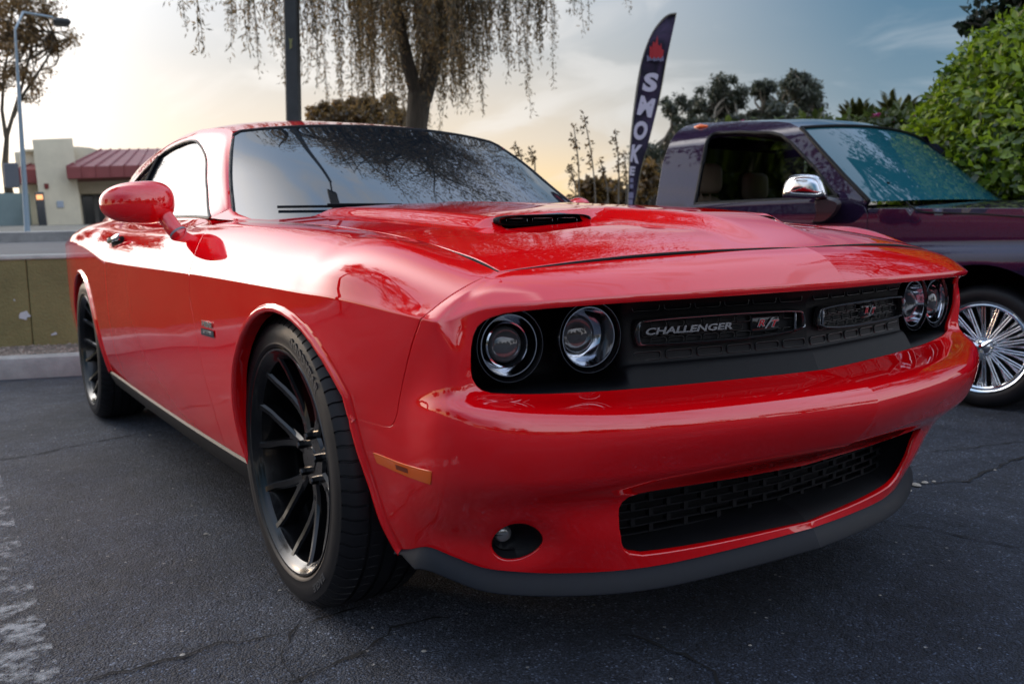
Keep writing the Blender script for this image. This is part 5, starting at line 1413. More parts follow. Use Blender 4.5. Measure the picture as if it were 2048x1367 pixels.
# --- rising ground behind the wall: road, far kerb, verge
SL = .030
def terr(a_, b_): return wpt(a_, b_, .775 + SL * max(0, b_ - .2))
def terr_at(px, py):
    """point of the photograph on the rising ground"""
    d = ray_dir(px, py); n_ = np.array([-SL * WN[0], -SL * WN[1], 1.]); P0 = terr(0, .2); k = np.dot(P0 - CAM_POS, n_) / np.dot(d, n_); return CAM_POS + d * k
def back_of(P): return float(np.dot(np.asarray(P)[:2] - W0, WN))
def sheet(name, b0, b1, m, lift=0., al=(-160, 160)):
    mb = MB(); bs = np.linspace(b0, b1, 8); mb.grid(np.array([[terr(a_, b_) + (0, 0, lift) for b_ in bs] for a_ in np.linspace(*al, 9)]))
    o = mb.build(name, m); tag(o, kind='structure'); return o
b_r0, b_r1, b_k, b_v = 1.2, back_of(terr_at(60, 484)), back_of(terr_at(60, 474)), back_of(terr_at(60, 452))
print('terrain bands', b_r0, b_r1, b_k, b_v)
sheet('rising_ground', .205, 900, noisy(pmat('dry_earth', (.17, .14, .105), .95), .6, .3, .3, 20))
sheet('road', b_r0, b_r1, noisy(pmat('road_asphalt', (.075, .08, .09), .85), 1.2, .2), .004)
sheet('pavement', b_r1 + .15, b_k + 1.0, noisy(pmat('pavement_concrete', (.27, .275, .28), .85), .8, .15), .012)
mb = MB(); mb.grid(np.array([[terr(a_, b_) + (0, 0, z_) for b_, z_ in ((b_r1, .0), (b_r1 + .02, .13), (b_r1 + .18, .14), (b_r1 + .18, .0))] for a_ in (-160, 0, 160)])); o = mb.build('far_kerb', CONC); tag(o, kind='structure')
sheet('verge', b_k + 1.0, b_v, noisy(pmat('verge_gravel', (.16, .155, .13), .95), 1.5, .25), .008)

# ================================================================== LEAVES
def leaf_mat(name, col, trans=.45, var=.35, col2=None):
    m = bpy.data.materials.new(name); m.use_nodes = True; t = m.node_tree; t.nodes.clear()
    oi = nd(t, 'ShaderNodeTexCoord'); n = nd(t, 'ShaderNodeTexNoise'); n.inputs['Scale'].default_value = 2.6; n.inputs['Detail'].default_value = 5; t.links.new(oi.outputs['Object'], n.inputs[0])
    gm = nd(t, 'ShaderNodeNewGeometry')
    r = nd(t, 'ShaderNodeValToRGB'); e = r.color_ramp.elements; e[0].position = .32; e[1].position = .68
    c2 = col2 or tuple(c * (1 + var) for c in col); e[0].color = (*[c * (1 - var) for c in col], 1); e[1].color = (*c2, 1)
    ad_ = nd(t, 'ShaderNodeMath', operation='MULTIPLY_ADD'); ad_.inputs[1].default_value = .55; t.links.new(gm.outputs['Random Per Island'], ad_.inputs[0])
    ml_ = nd(t, 'ShaderNodeMath', operation='MULTIPLY'); ml_.inputs[1].default_value = .55; t.links.new(n.outputs[0], ml_.inputs[0]); t.links.new(ml_.outputs[0], ad_.inputs[2]); t.links.new(ad_.outputs[0], r.inputs[0])
    d = nd(t, 'ShaderNodeBsdfDiffuse'); tr = nd(t, 'ShaderNodeBsdfTranslucent'); gl = nd(t, 'ShaderNodeBsdfGlossy'); gl.inputs['Roughness'].default_value = .35
    t.links.new(r.outputs[0], d.inputs[0]); t.links.new(r.outputs[0], tr.inputs[0])
    mx = nd(t, 'ShaderNodeMixShader'); mx.inputs[0].default_value = trans; t.links.new(d.outputs[0], mx.inputs[1]); t.links.new(tr.outputs[0], mx.inputs[2])
    m2 = nd(t, 'ShaderNodeMixShader'); m2.inputs[0].default_value = .06; t.links.new(mx.outputs[0], m2.inputs[1]); t.links.new(gl.outputs[0], m2.inputs[2])
    o = nd(t, 'ShaderNodeOutputMaterial'); t.links.new(m2.outputs[0], o.inputs[0]); return m
def leaf_mesh(name, P, D, N_, ln, wd, mat_, fold=.25):
    """many small folded leaves: base points P, directions D, up vectors N_, lengths and widths"""
    P = np.asarray(P, float); n = len(P); D = D / (np.linalg.norm(D, axis=1, keepdims=True) + 1e-9)
    S_ = np.cross(D, N_); S_ /= np.linalg.norm(S_, axis=1, keepdims=True) + 1e-9; U = np.cross(S_, D)
    ln = np.broadcast_to(ln, (n,))[:, None]; wd = np.broadcast_to(wd, (n,))[:, None]
    a = P; b = P + D * ln * .5 + S_ * wd * .5 + U * wd * fold; c = P + D * ln; d = P + D * ln * .5 - S_ * wd * .5 + U * wd * fold
    V = np.stack([a, b, c, d], 1).reshape(-1, 3).astype(np.float32)
    k = np.arange(n) * 4; F = np.stack([k, k + 1, k + 2, k, k + 2, k + 3], 1).reshape(-1)
    me = bpy.data.meshes.new(name); me.vertices.add(len(V)); me.vertices.foreach_set('co', V.reshape(-1))
    me.loops.add(len(F)); me.loops.foreach_set('vertex_index', F.astype(np.int32)); m_ = len(F) // 3
    me.polygons.add(m_); me.polygons.foreach_set('loop_start', np.arange(m_, dtype=np.int32) * 3); me.polygons.foreach_set('loop_total', np.full(m_, 3, np.int32))
    me.update(calc_edges=True); me.materials.append(mat_); return me
def rand_dir(n, r_):
    d = r_.normal(0, 1, (n, 3)); return d / np.linalg.norm(d, axis=1, keepdims=True)
BARK = noisy(pmat('bark_dark', (.070, .058, .042), .95), 9, .45, .8, 40, stretch=(1, 1, .25), bdist=.03)
BARKP = noisy(pmat('bark_pale', (.20, .17, .13), .95), 6, .35, .6, 40, stretch=(1, 1, .25), bdist=.03)
TILT = R(2.2)     # the lot slopes: upright things lean a little against it
def lean(base, rel):
    """lean a relative offset to the photograph's left with height"""
    rel = np.asarray(rel, float); return np.asarray(base) + rel - np.array([CR[0], CR[1], 0]) * rel[..., 2:3] * 0.0
def tree(name, base, label, group, trunk, limbs, blobs, n_leaf, ln, wd, leafm, barkm, seed, droop=.3, twigs=0):
    """trunk: [(xyz offset, radius)...]; limbs likewise; blobs: (centre offset, radius xyz) clumps of leaves"""
    r_ = np.random.default_rng(seed); t_ = empty(name, tuple(base), 0, label, 'tree', group)
    m_ = MB(); m_.tube([p for p, _ in trunk], [q for _, q in trunk], 10)
    for lb in limbs: m_.tube([p for p, _ in lb], [q for _, q in lb], 7)
    tp = np.array(trunk[-1][0]) if not limbs else None
    for c, rad in blobs[:60] if twigs else []:
        src = np.array(limbs[r_.integers(len(limbs))][-1][0]) if limbs else np.array(trunk[-1][0])
        c = np.array(c); mid = (src + c) / 2 + r_.normal(0, .12, 3) * np.linalg.norm(c - src)
        m_.tube(spline([0, 1, 2], [src, mid, c], np.linspace(0, 2, 7)), np.linspace(.035, .008, 7) * twigs, 5)
    m_.build('trunk', barkm, t_, smooth=60)
    w = np.array([np.prod(b[1]) ** (2 / 3.) for b in blobs]); w /= w.sum(); P = []
    for (c, rad), k in zip(blobs, (w * n_leaf).astype(int)):
        d = rand_dir(k, r_); rr = r_.random((k, 1))**.42; P.append(np.array(c) + d * rr * np.array(rad) * (1 + .25 * r_.normal(0, 1, (k, 1))))
    P = np.concatenate(P); n = len(P); D = rand_dir(n, r_); D[:, 2] -= droop * 2; L_ = ln * (.6 + .8 * r_.random(n))
    link('crown', leaf_mesh('crown', P, D, rand_dir(n, r_), L_, wd / ln * L_, leafm), t_); return t_

# ================================================================== WEEPING TREE AND LIGHT POLE
def px_at(base_px, dist):    # pixel -> point at a horizontal distance
    return at_dist(*base_px, dist)
WDIST = 11.5
def wp(px, py, dd=0.): return at_dist(px, py, WDIST + dd)
wbase = np.array([*wp(832, 245)[:2], .80 + SL * 5])
wt = empty('weeping_tree', tuple(wbase), 0, 'large weeping tree with forked dark trunk and hanging leafy strands behind the red car', 'tree')
r_ = np.random.default_rng(21)
m_ = MB(); rel = lambda P: np.asarray(P) - wbase
def limb(pxs, rad, n=10, dd=(0, 0)):
    K = len(pxs); P = [rel(wp(x, y, np.interp(i, [0, K - 1], dd))) for i, (x, y) in enumerate(pxs)]
    m_.tube(spline(np.arange(K), P, np.linspace(0, K - 1, n)), np.interp(np.linspace(0, 1, n), np.linspace(0, 1, len(rad)), rad), 10); return P
m_.tube([(0, 0, -.2), (0, 0, .2), tuple(rel(wp(833, 250))), tuple(rel(wp(840, 185)))], [.26, .19, .135, .15], 12)
Ltop = limb([(838, 200), (822, 150), (806, 80), (790, 0), (768, -110), (730, -220), (680, -480), (640, -800)], [.10, .072, .062, .05, .03], 22, (0, -.8))
Mtop = limb([(842, 200), (851, 130), (853, 60), (850, 0), (860, -120), (880, -240), (890, -520), (905, -900)], [.07, .045, .04, .035, .02], 22, (0, .6))
Rtop = limb([(846, 200), (866, 130), (880, 70), (889, 0), (915, -110), (965, -220), (1020, -480), (1060, -800)], [.115, .085, .075, .055, .03], 22, (0, -.4))
tops = [Ltop[-4], Ltop[-3], Mtop[-3], Mtop[-4], Rtop[-3], Rtop[-4]]
# spreading branches, then hanging strands
LF = []; LD = []; strands = MB()
def strand(p, L_, r_):
    k = max(6, int(L_ / .034)); s_ = np.linspace(0, 1, k); sway = r_.normal(0, .05, 2); wob = r_.normal(0, .02, (k, 2)).cumsum(0) * .35
    P = p + np.stack([sway[0] * s_**1.5 + wob[:, 0] * .25, sway[1] * s_**1.5 + wob[:, 1] * .25, -L_ * s_], 1)
    if L_ > .3: strands.tube(P[::4] if k > 9 else P, .0034, 3, cap=False)
    rep_ = 2
    for _ in range(rep_):
        q = P[(k // 8):] + r_.normal(0, .024, (k - k // 8, 3)); LF.append(q); d = r_.normal(0, .55, (len(q), 3)); d[:, 2] -= .8; LD.append(d)
RT = np.array([CR[0], CR[1], 0]); RT /= np.linalg.norm(RT); FW = np.array([CF[0], CF[1], 0]); FW /= np.linalg.norm(FW)
heads = []; limbs_d = [spline(np.arange(len(q)), q, np.linspace(0, len(q) - 1, 60)) for q in (Ltop, Mtop, Rtop)]
for i in range(100):
    ang = r_.uniform(0, 2 * np.pi); rad = 3.75 * math.sqrt(r_.random()) + .3
    lat = rad * math.cos(ang); dep = rad * math.sin(ang)
    h = max(2.75, 3.45 - .075 * rad**2 * 1.2 + r_.normal(0, .35))
    end = RT * (lat + .25) + FW * dep + np.array([0, 0, h + .55]); LQ = limbs_d[r_.integers(3)]; kk = np.argmin(np.abs(LQ[:, 2] - (h - .1 + .5 * r_.random()))); src = LQ[kk]; mid = src * .45 + end * .55 + np.array([0, 0, .55 + .35 * r_.random()])
    Q = spline([0, 1, 2, 3], [src, src * .7 + mid * .3 + (0, 0, .12), mid + r_.normal(0, .12, 3), end], np.linspace(0, 3, 10)); Q[1:] += r_.normal(0, .035, (9, 3)).cumsum(0) * .6; m_.tube(Q, np.linspace(.015, .002, 10), 5); heads.append((Q, rad))
prune = lambda x: x
def low_at(lat):
    """how far down the strands hang across the picture (height over the base), read from the photograph"""
    return float(np.interp(lat, [-3.6, -3.0, -2.4, -1.9, -1.55, -1.2, -.8, -.3, .2, .6, 1.0, 1.4, 1.8, 2.2, 2.8, 3.4], [2.75, 2.45, 2.2, 1.35, 1.5, 1.6, 1.35, 1.3, 1.35, 1.30, 1.9, 1.6, 1.85, 2.5, 2.75, 3.0]))
for Q, rad in heads:
    for _ in range(7):
        t_ = r_.uniform(.9, 3); p = spline(np.arange(10), Q, [t_ * 3])[0]; lat = float(np.dot(p, RT)); lo = low_at(lat) + abs(r_.normal(0, .55))
        L_ = min(2.6, max(.35, p[2] - lo)) * r_.uniform(.55, 1.0)
        if L_ > .2: strand(p + r_.normal(0, .05, 3), L_, r_)
tops = [Ltop[-2], Ltop[-1], Mtop[-1], Mtop[-2], Rtop[-1], Rtop[-2]]
# high crown above the picture, seen in the windscreen and bonnet
UF = []; UD = []
for i in range(130):
    src = np.array(tops[r_.integers(len(tops))]); ang = r_.uniform(0, 2 * np.pi); rad = 3.9 * math.sqrt(r_.random()); h = 4.4 + 8.6 * (1 - (rad / 4.4)**2) * r_.uniform(.15, 1)
    end = RT * (rad * math.cos(ang) + .2) + FW * rad * math.sin(ang) + np.array([0, 0, h]); mid = src * .5 + end * .5 + r_.normal(0, .3, 3) + (0, 0, .4)
    Q = spline([0, 1, 2], [src, mid, end], np.linspace(0, 2, 10)); m_.tube(Q, np.linspace(.045, .007, 10), 5)
    for _ in range(13):
        p = spline(np.arange(10), Q, [r_.uniform(3, 9)])[0] + r_.normal(0, .22, 3); k = 34; q = p + np.stack([r_.normal(0, .16, k), r_.normal(0, .16, k), -r_.random(k) * r_.uniform(.4, 1.3)], 1); UF.append(q); d = r_.normal(0, .55, (k, 3)); d[:, 2] -= .8; UD.append(d)
m_.build('trunk', BARK, wt, smooth=60); strands.build('hanging_twigs', BARK, wt)['kind'] = 'stuff'
LF = np.concatenate(LF); LD = np.concatenate(LD); n = len(LF); print('weeping leaves', n)
WLEAF = leaf_mat('weeping_leaf', (.085, .075, .028), .62, .4, (.24, .15, .05))
UF = np.concatenate(UF); UD = np.concatenate(UD); nu = len(UF); hang = link('upper_crown', leaf_mesh('upper_crown', UF, UD, rand_dir(nu, r_), .11 * (.6 + .8 * r_.random(nu)), .030, WLEAF), wt)
link('crown', leaf_mesh('crown', LF, LD, rand_dir(n, r_), .068 * (.6 + .8 * r_.random(n)), .0165, WLEAF), wt)

POLE = noisy(pmat('pole_bronze', (.045, .050, .052), .55, .3), 3, .3, .1, 60)
pb = np.array([*at_dist(585, 240, 10.0)[:2], .8 + SL * 3]); pt_ = at_dist(583, 0, 10.0); pu = (pt_ - at_dist(587.5, 235, 10.0)); pu /= np.linalg.norm(pu)
lp = empty('light_pole', tuple(pb), 0, 'square dark metal light pole with a lamp head standing left of the weeping tree', 'light pole')
H0 = at_dist(587.5, 235, 10.0); foot = H0 - pu * ((H0[2] - pb[2]) / pu[2]); lp.location = tuple(foot); topz = 12.5; top = pu * (topz / pu[2])
mb = MB(); x, y, d = RT, np.cross(pu, RT), pu; sec = lambda c, w: [c + x * a_ * w + y * b_ * w for a_, b_ in ((-1, -.8), (-.8, -1), (.8, -1), (1, -.8), (1, .8), (.8, 1), (-.8, 1), (-1, .8))]
mb.grid(np.array([sec(-pu * .3, .070), sec(top * .4, .070), sec(top, .055)]).transpose(1, 0, 2), closed_u=True); mb.build('pole_shaft', POLE, lp)
mb = MB(); mb.box(np.array([0, 0, .06]), (.32, .32, .12), bev=.02); mb.build('base_plate', CONC, lp)
mb = MB(); arm = -FW; mb.tube(np.array([top - (0, 0, .05), top + arm * .35 + (0, 0, .03), top + arm * .6 + (0, 0, .04)]), .035, 8); mb.build('lamp_arm', POLE, lp, smooth=60)
hd = MB(); c = top + arm * .95 + (0, 0, .06); a_ = math.atan2(arm[1], arm[0]); rt = np.array([[math.cos(a_), -math.sin(a_), 0], [math.sin(a_), math.cos(a_), 0], [0, 0, 1]])
hd.box(c, (.75, .36, .13), rt, bev=.04); lh = hd.build('lamp_head', POLE, lp, smooth=40); gl_ = MB(); gl_.box(c - (0, 0, .07), (.55, .28, .02), rt, bev=.008); gl_.build('lamp_lens', pmat('lamp_diffuser', (.55, .52, .45), .3, coat=.5), lh)
pt2 = MB(); q = at_dist(585, 90, 10.0) - foot - FW * .073; pt2.add([q + x * a_ * .022 + pu * b_ * .06 for a_, b_ in ((-.8, -1), (.5, -.7), (.4, .1), (1, .9), (-.2, .7), (-1, 1), (-.5, 0))], [tuple(range(7))]); pt2.build('paint_scrap', pmat('old_yellow_green', (.22, .22, .09), .8), lp)

# ================================================================== FEATHER FLAG
FD = 9.8
def fp(px, py): return at_dist(px, py, FD)
left = [(1352, 27), (1338, 30), (1325, 40), (1308, 62), (1295, 90), (1284, 125), (1276, 165), (1269, 215), (1263, 270), (1260, 320), (1258, 370), (1256, 420), (1255, 470)]
right = [(1353, 26), (1350, 40), (1345, 62), (1339, 90), (1332, 125), (1325, 165), (1317, 205), (1308, 240), (1300, 272), (1290, 310), (1281, 345), (1275, 380), (1268, 420)]
fb_ = fp(1255, 470); fbase = np.array([fb_[0], fb_[1], .0]); 
flag = empty('feather_flag', tuple(fbase), 0, 'tall curved dark feather banner printed with the word SMOKE beside the truck cab', 'banner')
def flag_mat():
    m, t, b = new_mat('flag_cloth'); b.inputs['Roughness'].default_value = .75
    tcn = nd(t, 'ShaderNodeTexCoord'); n = nd(t, 'ShaderNodeTexNoise'); n.inputs['Scale'].default_value = 4; n.inputs['Detail'].default_value = 6; n.inputs['Distortion'].default_value = 1.5; t.links.new(tcn.outputs['Object'], n.inputs[0])
    r = nd(t, 'ShaderNodeValToRGB'); e = r.color_ramp.elements; e[0].position = .4; e[0].color = (.012, .010, .030, 1); e[1].position = .75; e[1].color = (.075, .045, .11, 1); t.links.new(n.outputs[0], r.inputs[0]); t.links.new(r.outputs[0], b.inputs['Base Color']); return m
K = len(left); Lp = np.array([fp(*p) for p in left]) - fbase; Rp = np.array([fp(*p) for p in right]) - fbase
tt_ = np.linspace(0, K - 1, 40); Ls = spline(np.arange(K), Lp, tt_); Rs = spline(np.arange(K), Rp, tt_)
def flag_pt(i, f):
    p = Ls[i] * (1 - f) + Rs[i] * f; return p + FW * (.03 * math.sin(i * .35 + f * 2.2))
mb = MB(); G = np.array([[flag_pt(i, f) for f in np.linspace(0, 1, 9)] for i in range(40)]); mb.grid(G)
cloth = mb.build('flag_cloth', flag_mat(), flag, smooth=180); sm_ = cloth.modifiers.new('thickness', 'SOLIDIFY'); sm_.thickness = .002
mb = MB(); mb.tube(np.concatenate([Ls, [np.array([Lp[-1][0], Lp[-1][1], .9]), np.array([Lp[-1][0], Lp[-1][1], 0])]]) + FW * .004, .011, 6); mb.build('flag_pole', pmat('flag_pole', (.30, .28, .24), .5), flag, smooth=60)
mb = MB(); mb.tube(Rs, .004, 5); mb.build('flag_hem', pmat('flag_hem', (.30, .26, .16), .7), flag)
mb = MB(); mb.tube([(Lp[-1][0] - .3, Lp[-1][1], .01), (Lp[-1][0] + .3, Lp[-1][1], .01)], .014, 6); mb.tube([(Lp[-1][0], Lp[-1][1] - .3, .012), (Lp[-1][0], Lp[-1][1] + .3, .012)], .014, 6); mb.build('flag_foot', BLK, flag)
WHITE = pmat('flag_white', (.62, .58, .70), .7); FRED = pmat('flag_red', (.45, .02, .03), .7)
def flag_text(ch, pxs, m_, bold=.05):
    """a letter filling the quad of pixel corners tl,tr,br,bl"""
    V, F = text_mesh(ch, 1., .0, 0, 1., bold, 4); lo, hi = V.min(0), V.max(0); uv = (V[:, :2] - lo[:2]) / (hi[:2] - lo[:2])
    tl, tr_, br_, bl = [fp(*p) - fbase for p in pxs]; out = []
    for u_, v_ in uv: out.append(bl * (1 - u_) * (1 - v_) + br_ * u_ * (1 - v_) + tl * (1 - u_) * v_ + tr_ * u_ * v_ - FW * .045)
    mm = MB().add(np.array(out), F); mm.build('flag_letter', m_, cloth)
flag_text('S', [(1289, 147), (1318, 148), (1310, 186), (1282, 184)], WHITE)
flag_text('M', [(1281, 192), (1310, 200), (1301, 237), (1272, 230)], WHITE)
flag_text('O', [(1270, 241), (1298, 246), (1288, 283), (1263, 279)], WHITE)
flag_text('K', [(1263, 290), (1286, 291), (1276, 328), (1259, 324)], WHITE)
flag_text('E', [(1259, 333), (1270, 334), (1267, 352), (1258, 351)], WHITE)
DIM = pmat('flag_dim', (.24, .23, .36), .7); mb = MB()
def patch(px, py, w_, h_):      # faded print too small to read
    q = fp(px, py) - fbase - FW * .044; k_ = FD / 1803.06; mb.add([q + RT * a_ * w_ * k_ + np.array([0, 0, 1]) * b_ * h_ * k_ for a_, b_ in ((-1, -1), (1, -1), (1, 1), (-1, 1))], [(0, 1, 2, 3)])
for k in range(8): patch(1294.5 + k * 4.2, 118.5 + k * .15, 1.4, 5.2 - (k % 3))
for (px, py, w_, h_) in ((1262, 361, 3.2, 4), (1262, 373, 3.2, 4), (1261, 391, 4.5, 6), (1260, 404, 4, 5)): patch(px, py, w_, h_)
mb.build('faded_print', DIM, cloth)['kind'] = 'stuff'
mb = MB()
for (px, py, s_) in ((1304, 102, 1), (1312, 96, 1.3), (1320, 103, .9)):
    q = fp(px, py) - fbase - FW * .044; mb.add([q + RT * a_ * .035 * s_ + np.array([0, 0, 1]) * b_ * .09 * s_ for a_, b_ in ((-1, -.7), (-.2, -1), (.7, -.8), (1, 0), (.3, .2), (.2, 1), (-.3, .3), (-.8, .5))], [tuple(range(8))])
mb.build('flag_flame', FRED, cloth)

# ================================================================== BUILDING, SIGN POLE, FAR LEFT
STUC = noisy(pmat('beige_stucco', (.74, .68, .52), .9), 1.2, .12, .3, 30)
AWN = noisy(pmat('red_metal_roof', (.25, .055, .055), .5), 1.5, .15)
WDK = pmat('dark_window', (.035, .045, .055), .12, spec=.8)
BP = terr_at(165, 449); BD = math.hypot(*(BP[:2] - CAM_POS[:2])); PXM = BD / 1803.06
print('building distance', BD)
bld = empty('shop_building', tuple(BP), 0, 'beige single storey shop building with red metal awning roofs across the road', 'building')
d = ray_dir(165, 449); yaw_b = math.atan2(d[1], d[0]) - math.pi / 2
bld.rotation_euler = Matrix.Rotation(R(1.8), 3, Vector((d[0], d[1], 0)).normalized()).to_euler() if False else (0, 0, yaw_b)
bld.rotation_euler = (Matrix.Rotation(-R(2.0), 3, Vector((d[0], d[1], 0)).normalized()) @ Matrix.Rotation(yaw_b, 3, 'Z')).to_euler()
X = lambda px: (px - 165) * PXM * .85
Zb = lambda py: (449 - py) * PXM * .915
def bx(name, m, x0, x1, y0, y1, z0, z1, parent=bld, bev=.02): q = MB(); q.box(((x0 + x1) / 2, (y0 + y1) / 2, (z0 + z1) / 2), (x1 - x0, y1 - y0, z1 - z0), bev=bev); return q.build(name, m, parent)
mb = MB()      # tower and parapet with a curved top to the right
tp_ = [(92, 285), (100, 284), (140, 283.5), (175, 283), (200, 286), (216, 291), (240, 293), (420, 300)]
poly = [(X(90), -.5)] + [(X(a_), Zb(b_)) for a_, b_ in tp_] + [(X(420), -.5)]
mb.prism(poly, 3.0, 14.0, lambda a_, b_, c_: (a_, c_, b_)); mb.build('rear_wall', STUC, bld)
tower = [(X(90), -.5), (X(90), Zb(285)), (X(165), Zb(283)), (X(165), -.5)]
mb = MB(); mb.prism(tower, 0.0, 3.2, lambda a_, b_, c_: (a_, c_, b_)); tw_ = mb.build('tower_wall', STUC, bld)
bx('tower_wall', STUC, X(48), X(90), 2.2, 13, -.5, Zb(296)); bx('parapet', STUC, X(66), X(91), 2.0, 3, Zb(297), Zb(292))
bx('beam', STUC, X(165), X(420), 1.4, 2.0, Zb(386), Zb(360)); bx('pier', STUC, X(165) - .02, X(168), .8, 2.2, -.5, Zb(385))
win_ = bx('shop_window', WDK, X(168), X(420), 2.3, 2.5, -.4, Zb(386), bev=.0)
for k in range(9): bx('mullion', pmat('mullion_grey', (.16, .17, .17), .5) if k == 0 else bpy.data.materials['mullion_grey'], X(168 + 29 * k) - .07, X(168 + 29 * k) + .07, 2.2, 2.36, -.3, Zb(386), win_, .0)
# awnings: sloping ribbed roof and a fascia
def awning(x0, x1, xt0, xt1, zt, zf, zb, y0, y1, side_left):
    aw = empty('awning', (0, 0, 0)); aw.parent = bld
    q = MB(); q.grid(np.array([[(x0, y0, zf), (xt0, y1, zt)], [(x1, y0, zf), (xt1, y1, zt)]])); q.build('awning_roof', AWN, aw)
    q = MB(); q.box(((x0 + x1) / 2, y0 + .03, (zf + zb) / 2), (x1 - x0, .08, zf - zb), bev=.01); q.box(((x0 + x1) / 2, (y0 + y1) / 2, zb + .03), (x1 - x0, y1 - y0, .05)); q.add([(x0, y0, zb), (x0, y0, zf), (xt0, y1, zt), (x0, y1, zb)], [(0, 1, 2, 3)]); q.build('awning_fascia', AWN, aw)
    q = MB(); n_ = int((x1 - x0) / .42)
    for k in range(n_ + 1):
        f = k / n_; a_ = np.array([x0 + (x1 - x0) * f, y0, zf + .02]); b_ = np.array([xt0 + (xt1 - xt0) * f, y1, zt + .02]); q.tube(np.array([a_, b_]), .028, 4); q.tube(np.array([a_ - (0, .02, .02), a_ * (1, 1, 0) + (0, -.02, zb)]), .02, 4)
    q.build('awning_ribs', AWN, aw)
awning(X(148), X(420), X(222), X(420), Zb(292), Zb(340), Zb(362), -.6, 2.6, True)
awning(X(53), X(94), X(86), X(94), Zb(316), Zb(336), Zb(362), 1.0, 2.6, True)
bx('door', WDK, X(83), X(99), -.06, .05, -.3, Zb(384)); sg_ = bx('door_sign', pmat('lit_sign', (.9, .45, .2), .5, emit=(1., .45, .18), estr=1.2), X(85), X(97), -.10, -.05, Zb(398), Zb(389))
bx('wall_plaque', pmat('plaque_red', (.18, .02, .015), .5), X(102), X(110), -.05, .02, Zb(378), Zb(368)); bx('wall_notice', pmat('notice_blue', (.38, .44, .52), .6), X(121), X(134), -.04, .01, Zb(415), Zb(402))
# sign pole
sp0 = terr_at(55, 473); sd = math.hypot(*(sp0[:2] - CAM_POS[:2])); sp1 = at_dist(30, 60, sd)
spole = empty('street_light_pole', tuple(sp0), 0, 'thin pale blue street light pole leaning by the far road at the left edge', 'street light'); d = sp1 - sp0
mb = MB(); mb.tube(np.array([(0, 0, -.2), d * .5, d]), [.05, .035, .018], 10); mb.build('pole_shaft', pmat('pale_blue_pole', (.26, .34, .40), .5), spole, smooth=60)
mb = MB(); mb.tube(np.array([d, d + (0, 0, .35) + FW * .3, d + (0, 0, .5) + FW * 1.3]), .02, 6); mb.build('lamp_arm', bpy.data.materials['pale_blue_pole'], spole, smooth=60)
mb = MB(); mb.box(d + (0, 0, .48) + FW * 1.6, (.3, .3, .10), bev=.04); mb.build('lamp_head', POLE, spole); mb = MB(); mb.box(d * .30 - RT * .15 - FW * .1, (.22, .10, .40), np.stack([RT, FW, [0, 0, 1]], 1), bev=.02); mb.build('sign_box', pmat('sign_box_grey', (.13, .14, .16), .6), spole)
# far wall and hills
fw0 = terr_at(-60, 449); o = MB()
dw = BD * 1.02; A_ = at_dist(-400, 449, dw); B_ = at_dist(52, 447, dw); zt = at_dist(0, 386, dw)[2]
o.prism([(A_[0], A_[1]), (B_[0], B_[1]), (B_[0] + FW[0] * .4, B_[1] + FW[1] * .4), (A_[0] + FW[0] * .4, A_[1] + FW[1] * .4)], 1.4, zt, lambda a_, b_, c_: (a_, b_, c_)); tag(o.build('boundary_wall', noisy(pmat('blue_grey_block', (.20, .27, .28), .9), 1, .15)), 'long blue grey block wall beyond the road at the far left', 'wall')

# ================================================================== FAR TREES AND SHRUBS
def blob_set(r_, cx, cz, w, h, dep, n, s0, s1):
    out = []
    for _ in range(n):
        a_ = r_.uniform(0, 2 * np.pi); q = math.sqrt(r_.random()); s_ = r_.uniform(s0, s1)
        out.append((RT * (cx + w * q * math.cos(a_)) + np.array([0, 0, cz + h * q * math.sin(a_)]) + FW * r_.normal(0, dep), (s_, s_, s_ * r_.uniform(.7, 1.1))))
    return out
LBROWN = leaf_mat('backlit_leaf', (.10, .068, .026), .65, .35, (.24, .14, .04)); LDK = leaf_mat('gum_leaf', (.045, .060, .040), .4, .35, (.075, .085, .05)); LHED = leaf_mat('hedge_leaf', (.060, .150, .008), .5, .5, (.30, .42, .020)); LDG = leaf_mat('dark_leaf', (.030, .050, .022), .35, .3); LPALM = leaf_mat('palm_leaf', (.06, .085, .02), .4, .35, (.12, .12, .03))
def far_tree(name, foot_px, dist, blobs_px, trunk_px, label, group, n, ln, wd, leafm, barkm, seed, rad=.16, sub=7, twigs=1.5, ground=True):
    f_ = at_dist(*foot_px, dist); base = f_.copy(); k = dist / 1803.06; r_ = np.random.default_rng(seed)
    if not ground: base[2] = .9 if dist < 20 else 1.0
    base[2] = min(base[2], f_[2])
    rel = lambda px, py, dd=0.: at_dist(px, py, dist + dd) - base
    tr_ = [((0, 0, -.3), rad * 1.25)] + [(tuple(rel(*p)), rad * (1 - .5 * i / max(1, len(trunk_px[0]) - 1))) for i, p in enumerate(trunk_px[0])]
    lm = [[(tuple(rel(*p)), rad * .5 * (1 - .6 * i / max(1, len(l) - 1))) for i, p in enumerate(l)] for l in trunk_px[1:]]
    bl = []
    for (px, py, rx, ry) in blobs_px:
        for _ in range(sub):
            a_ = r_.uniform(0, 2 * np.pi); q = math.sqrt(r_.random()); s_ = max(rx, ry) * k * r_.uniform(.28, .5)
            bl.append((rel(px + rx * q * math.cos(a_), py + ry * q * math.sin(a_), r_.normal(0, rx * k * .6)), (s_, s_, s_ * .8)))
    return tree(name, base, label, group, tr_, lm, bl, n, ln, wd, leafm, barkm, seed, .35, twigs)
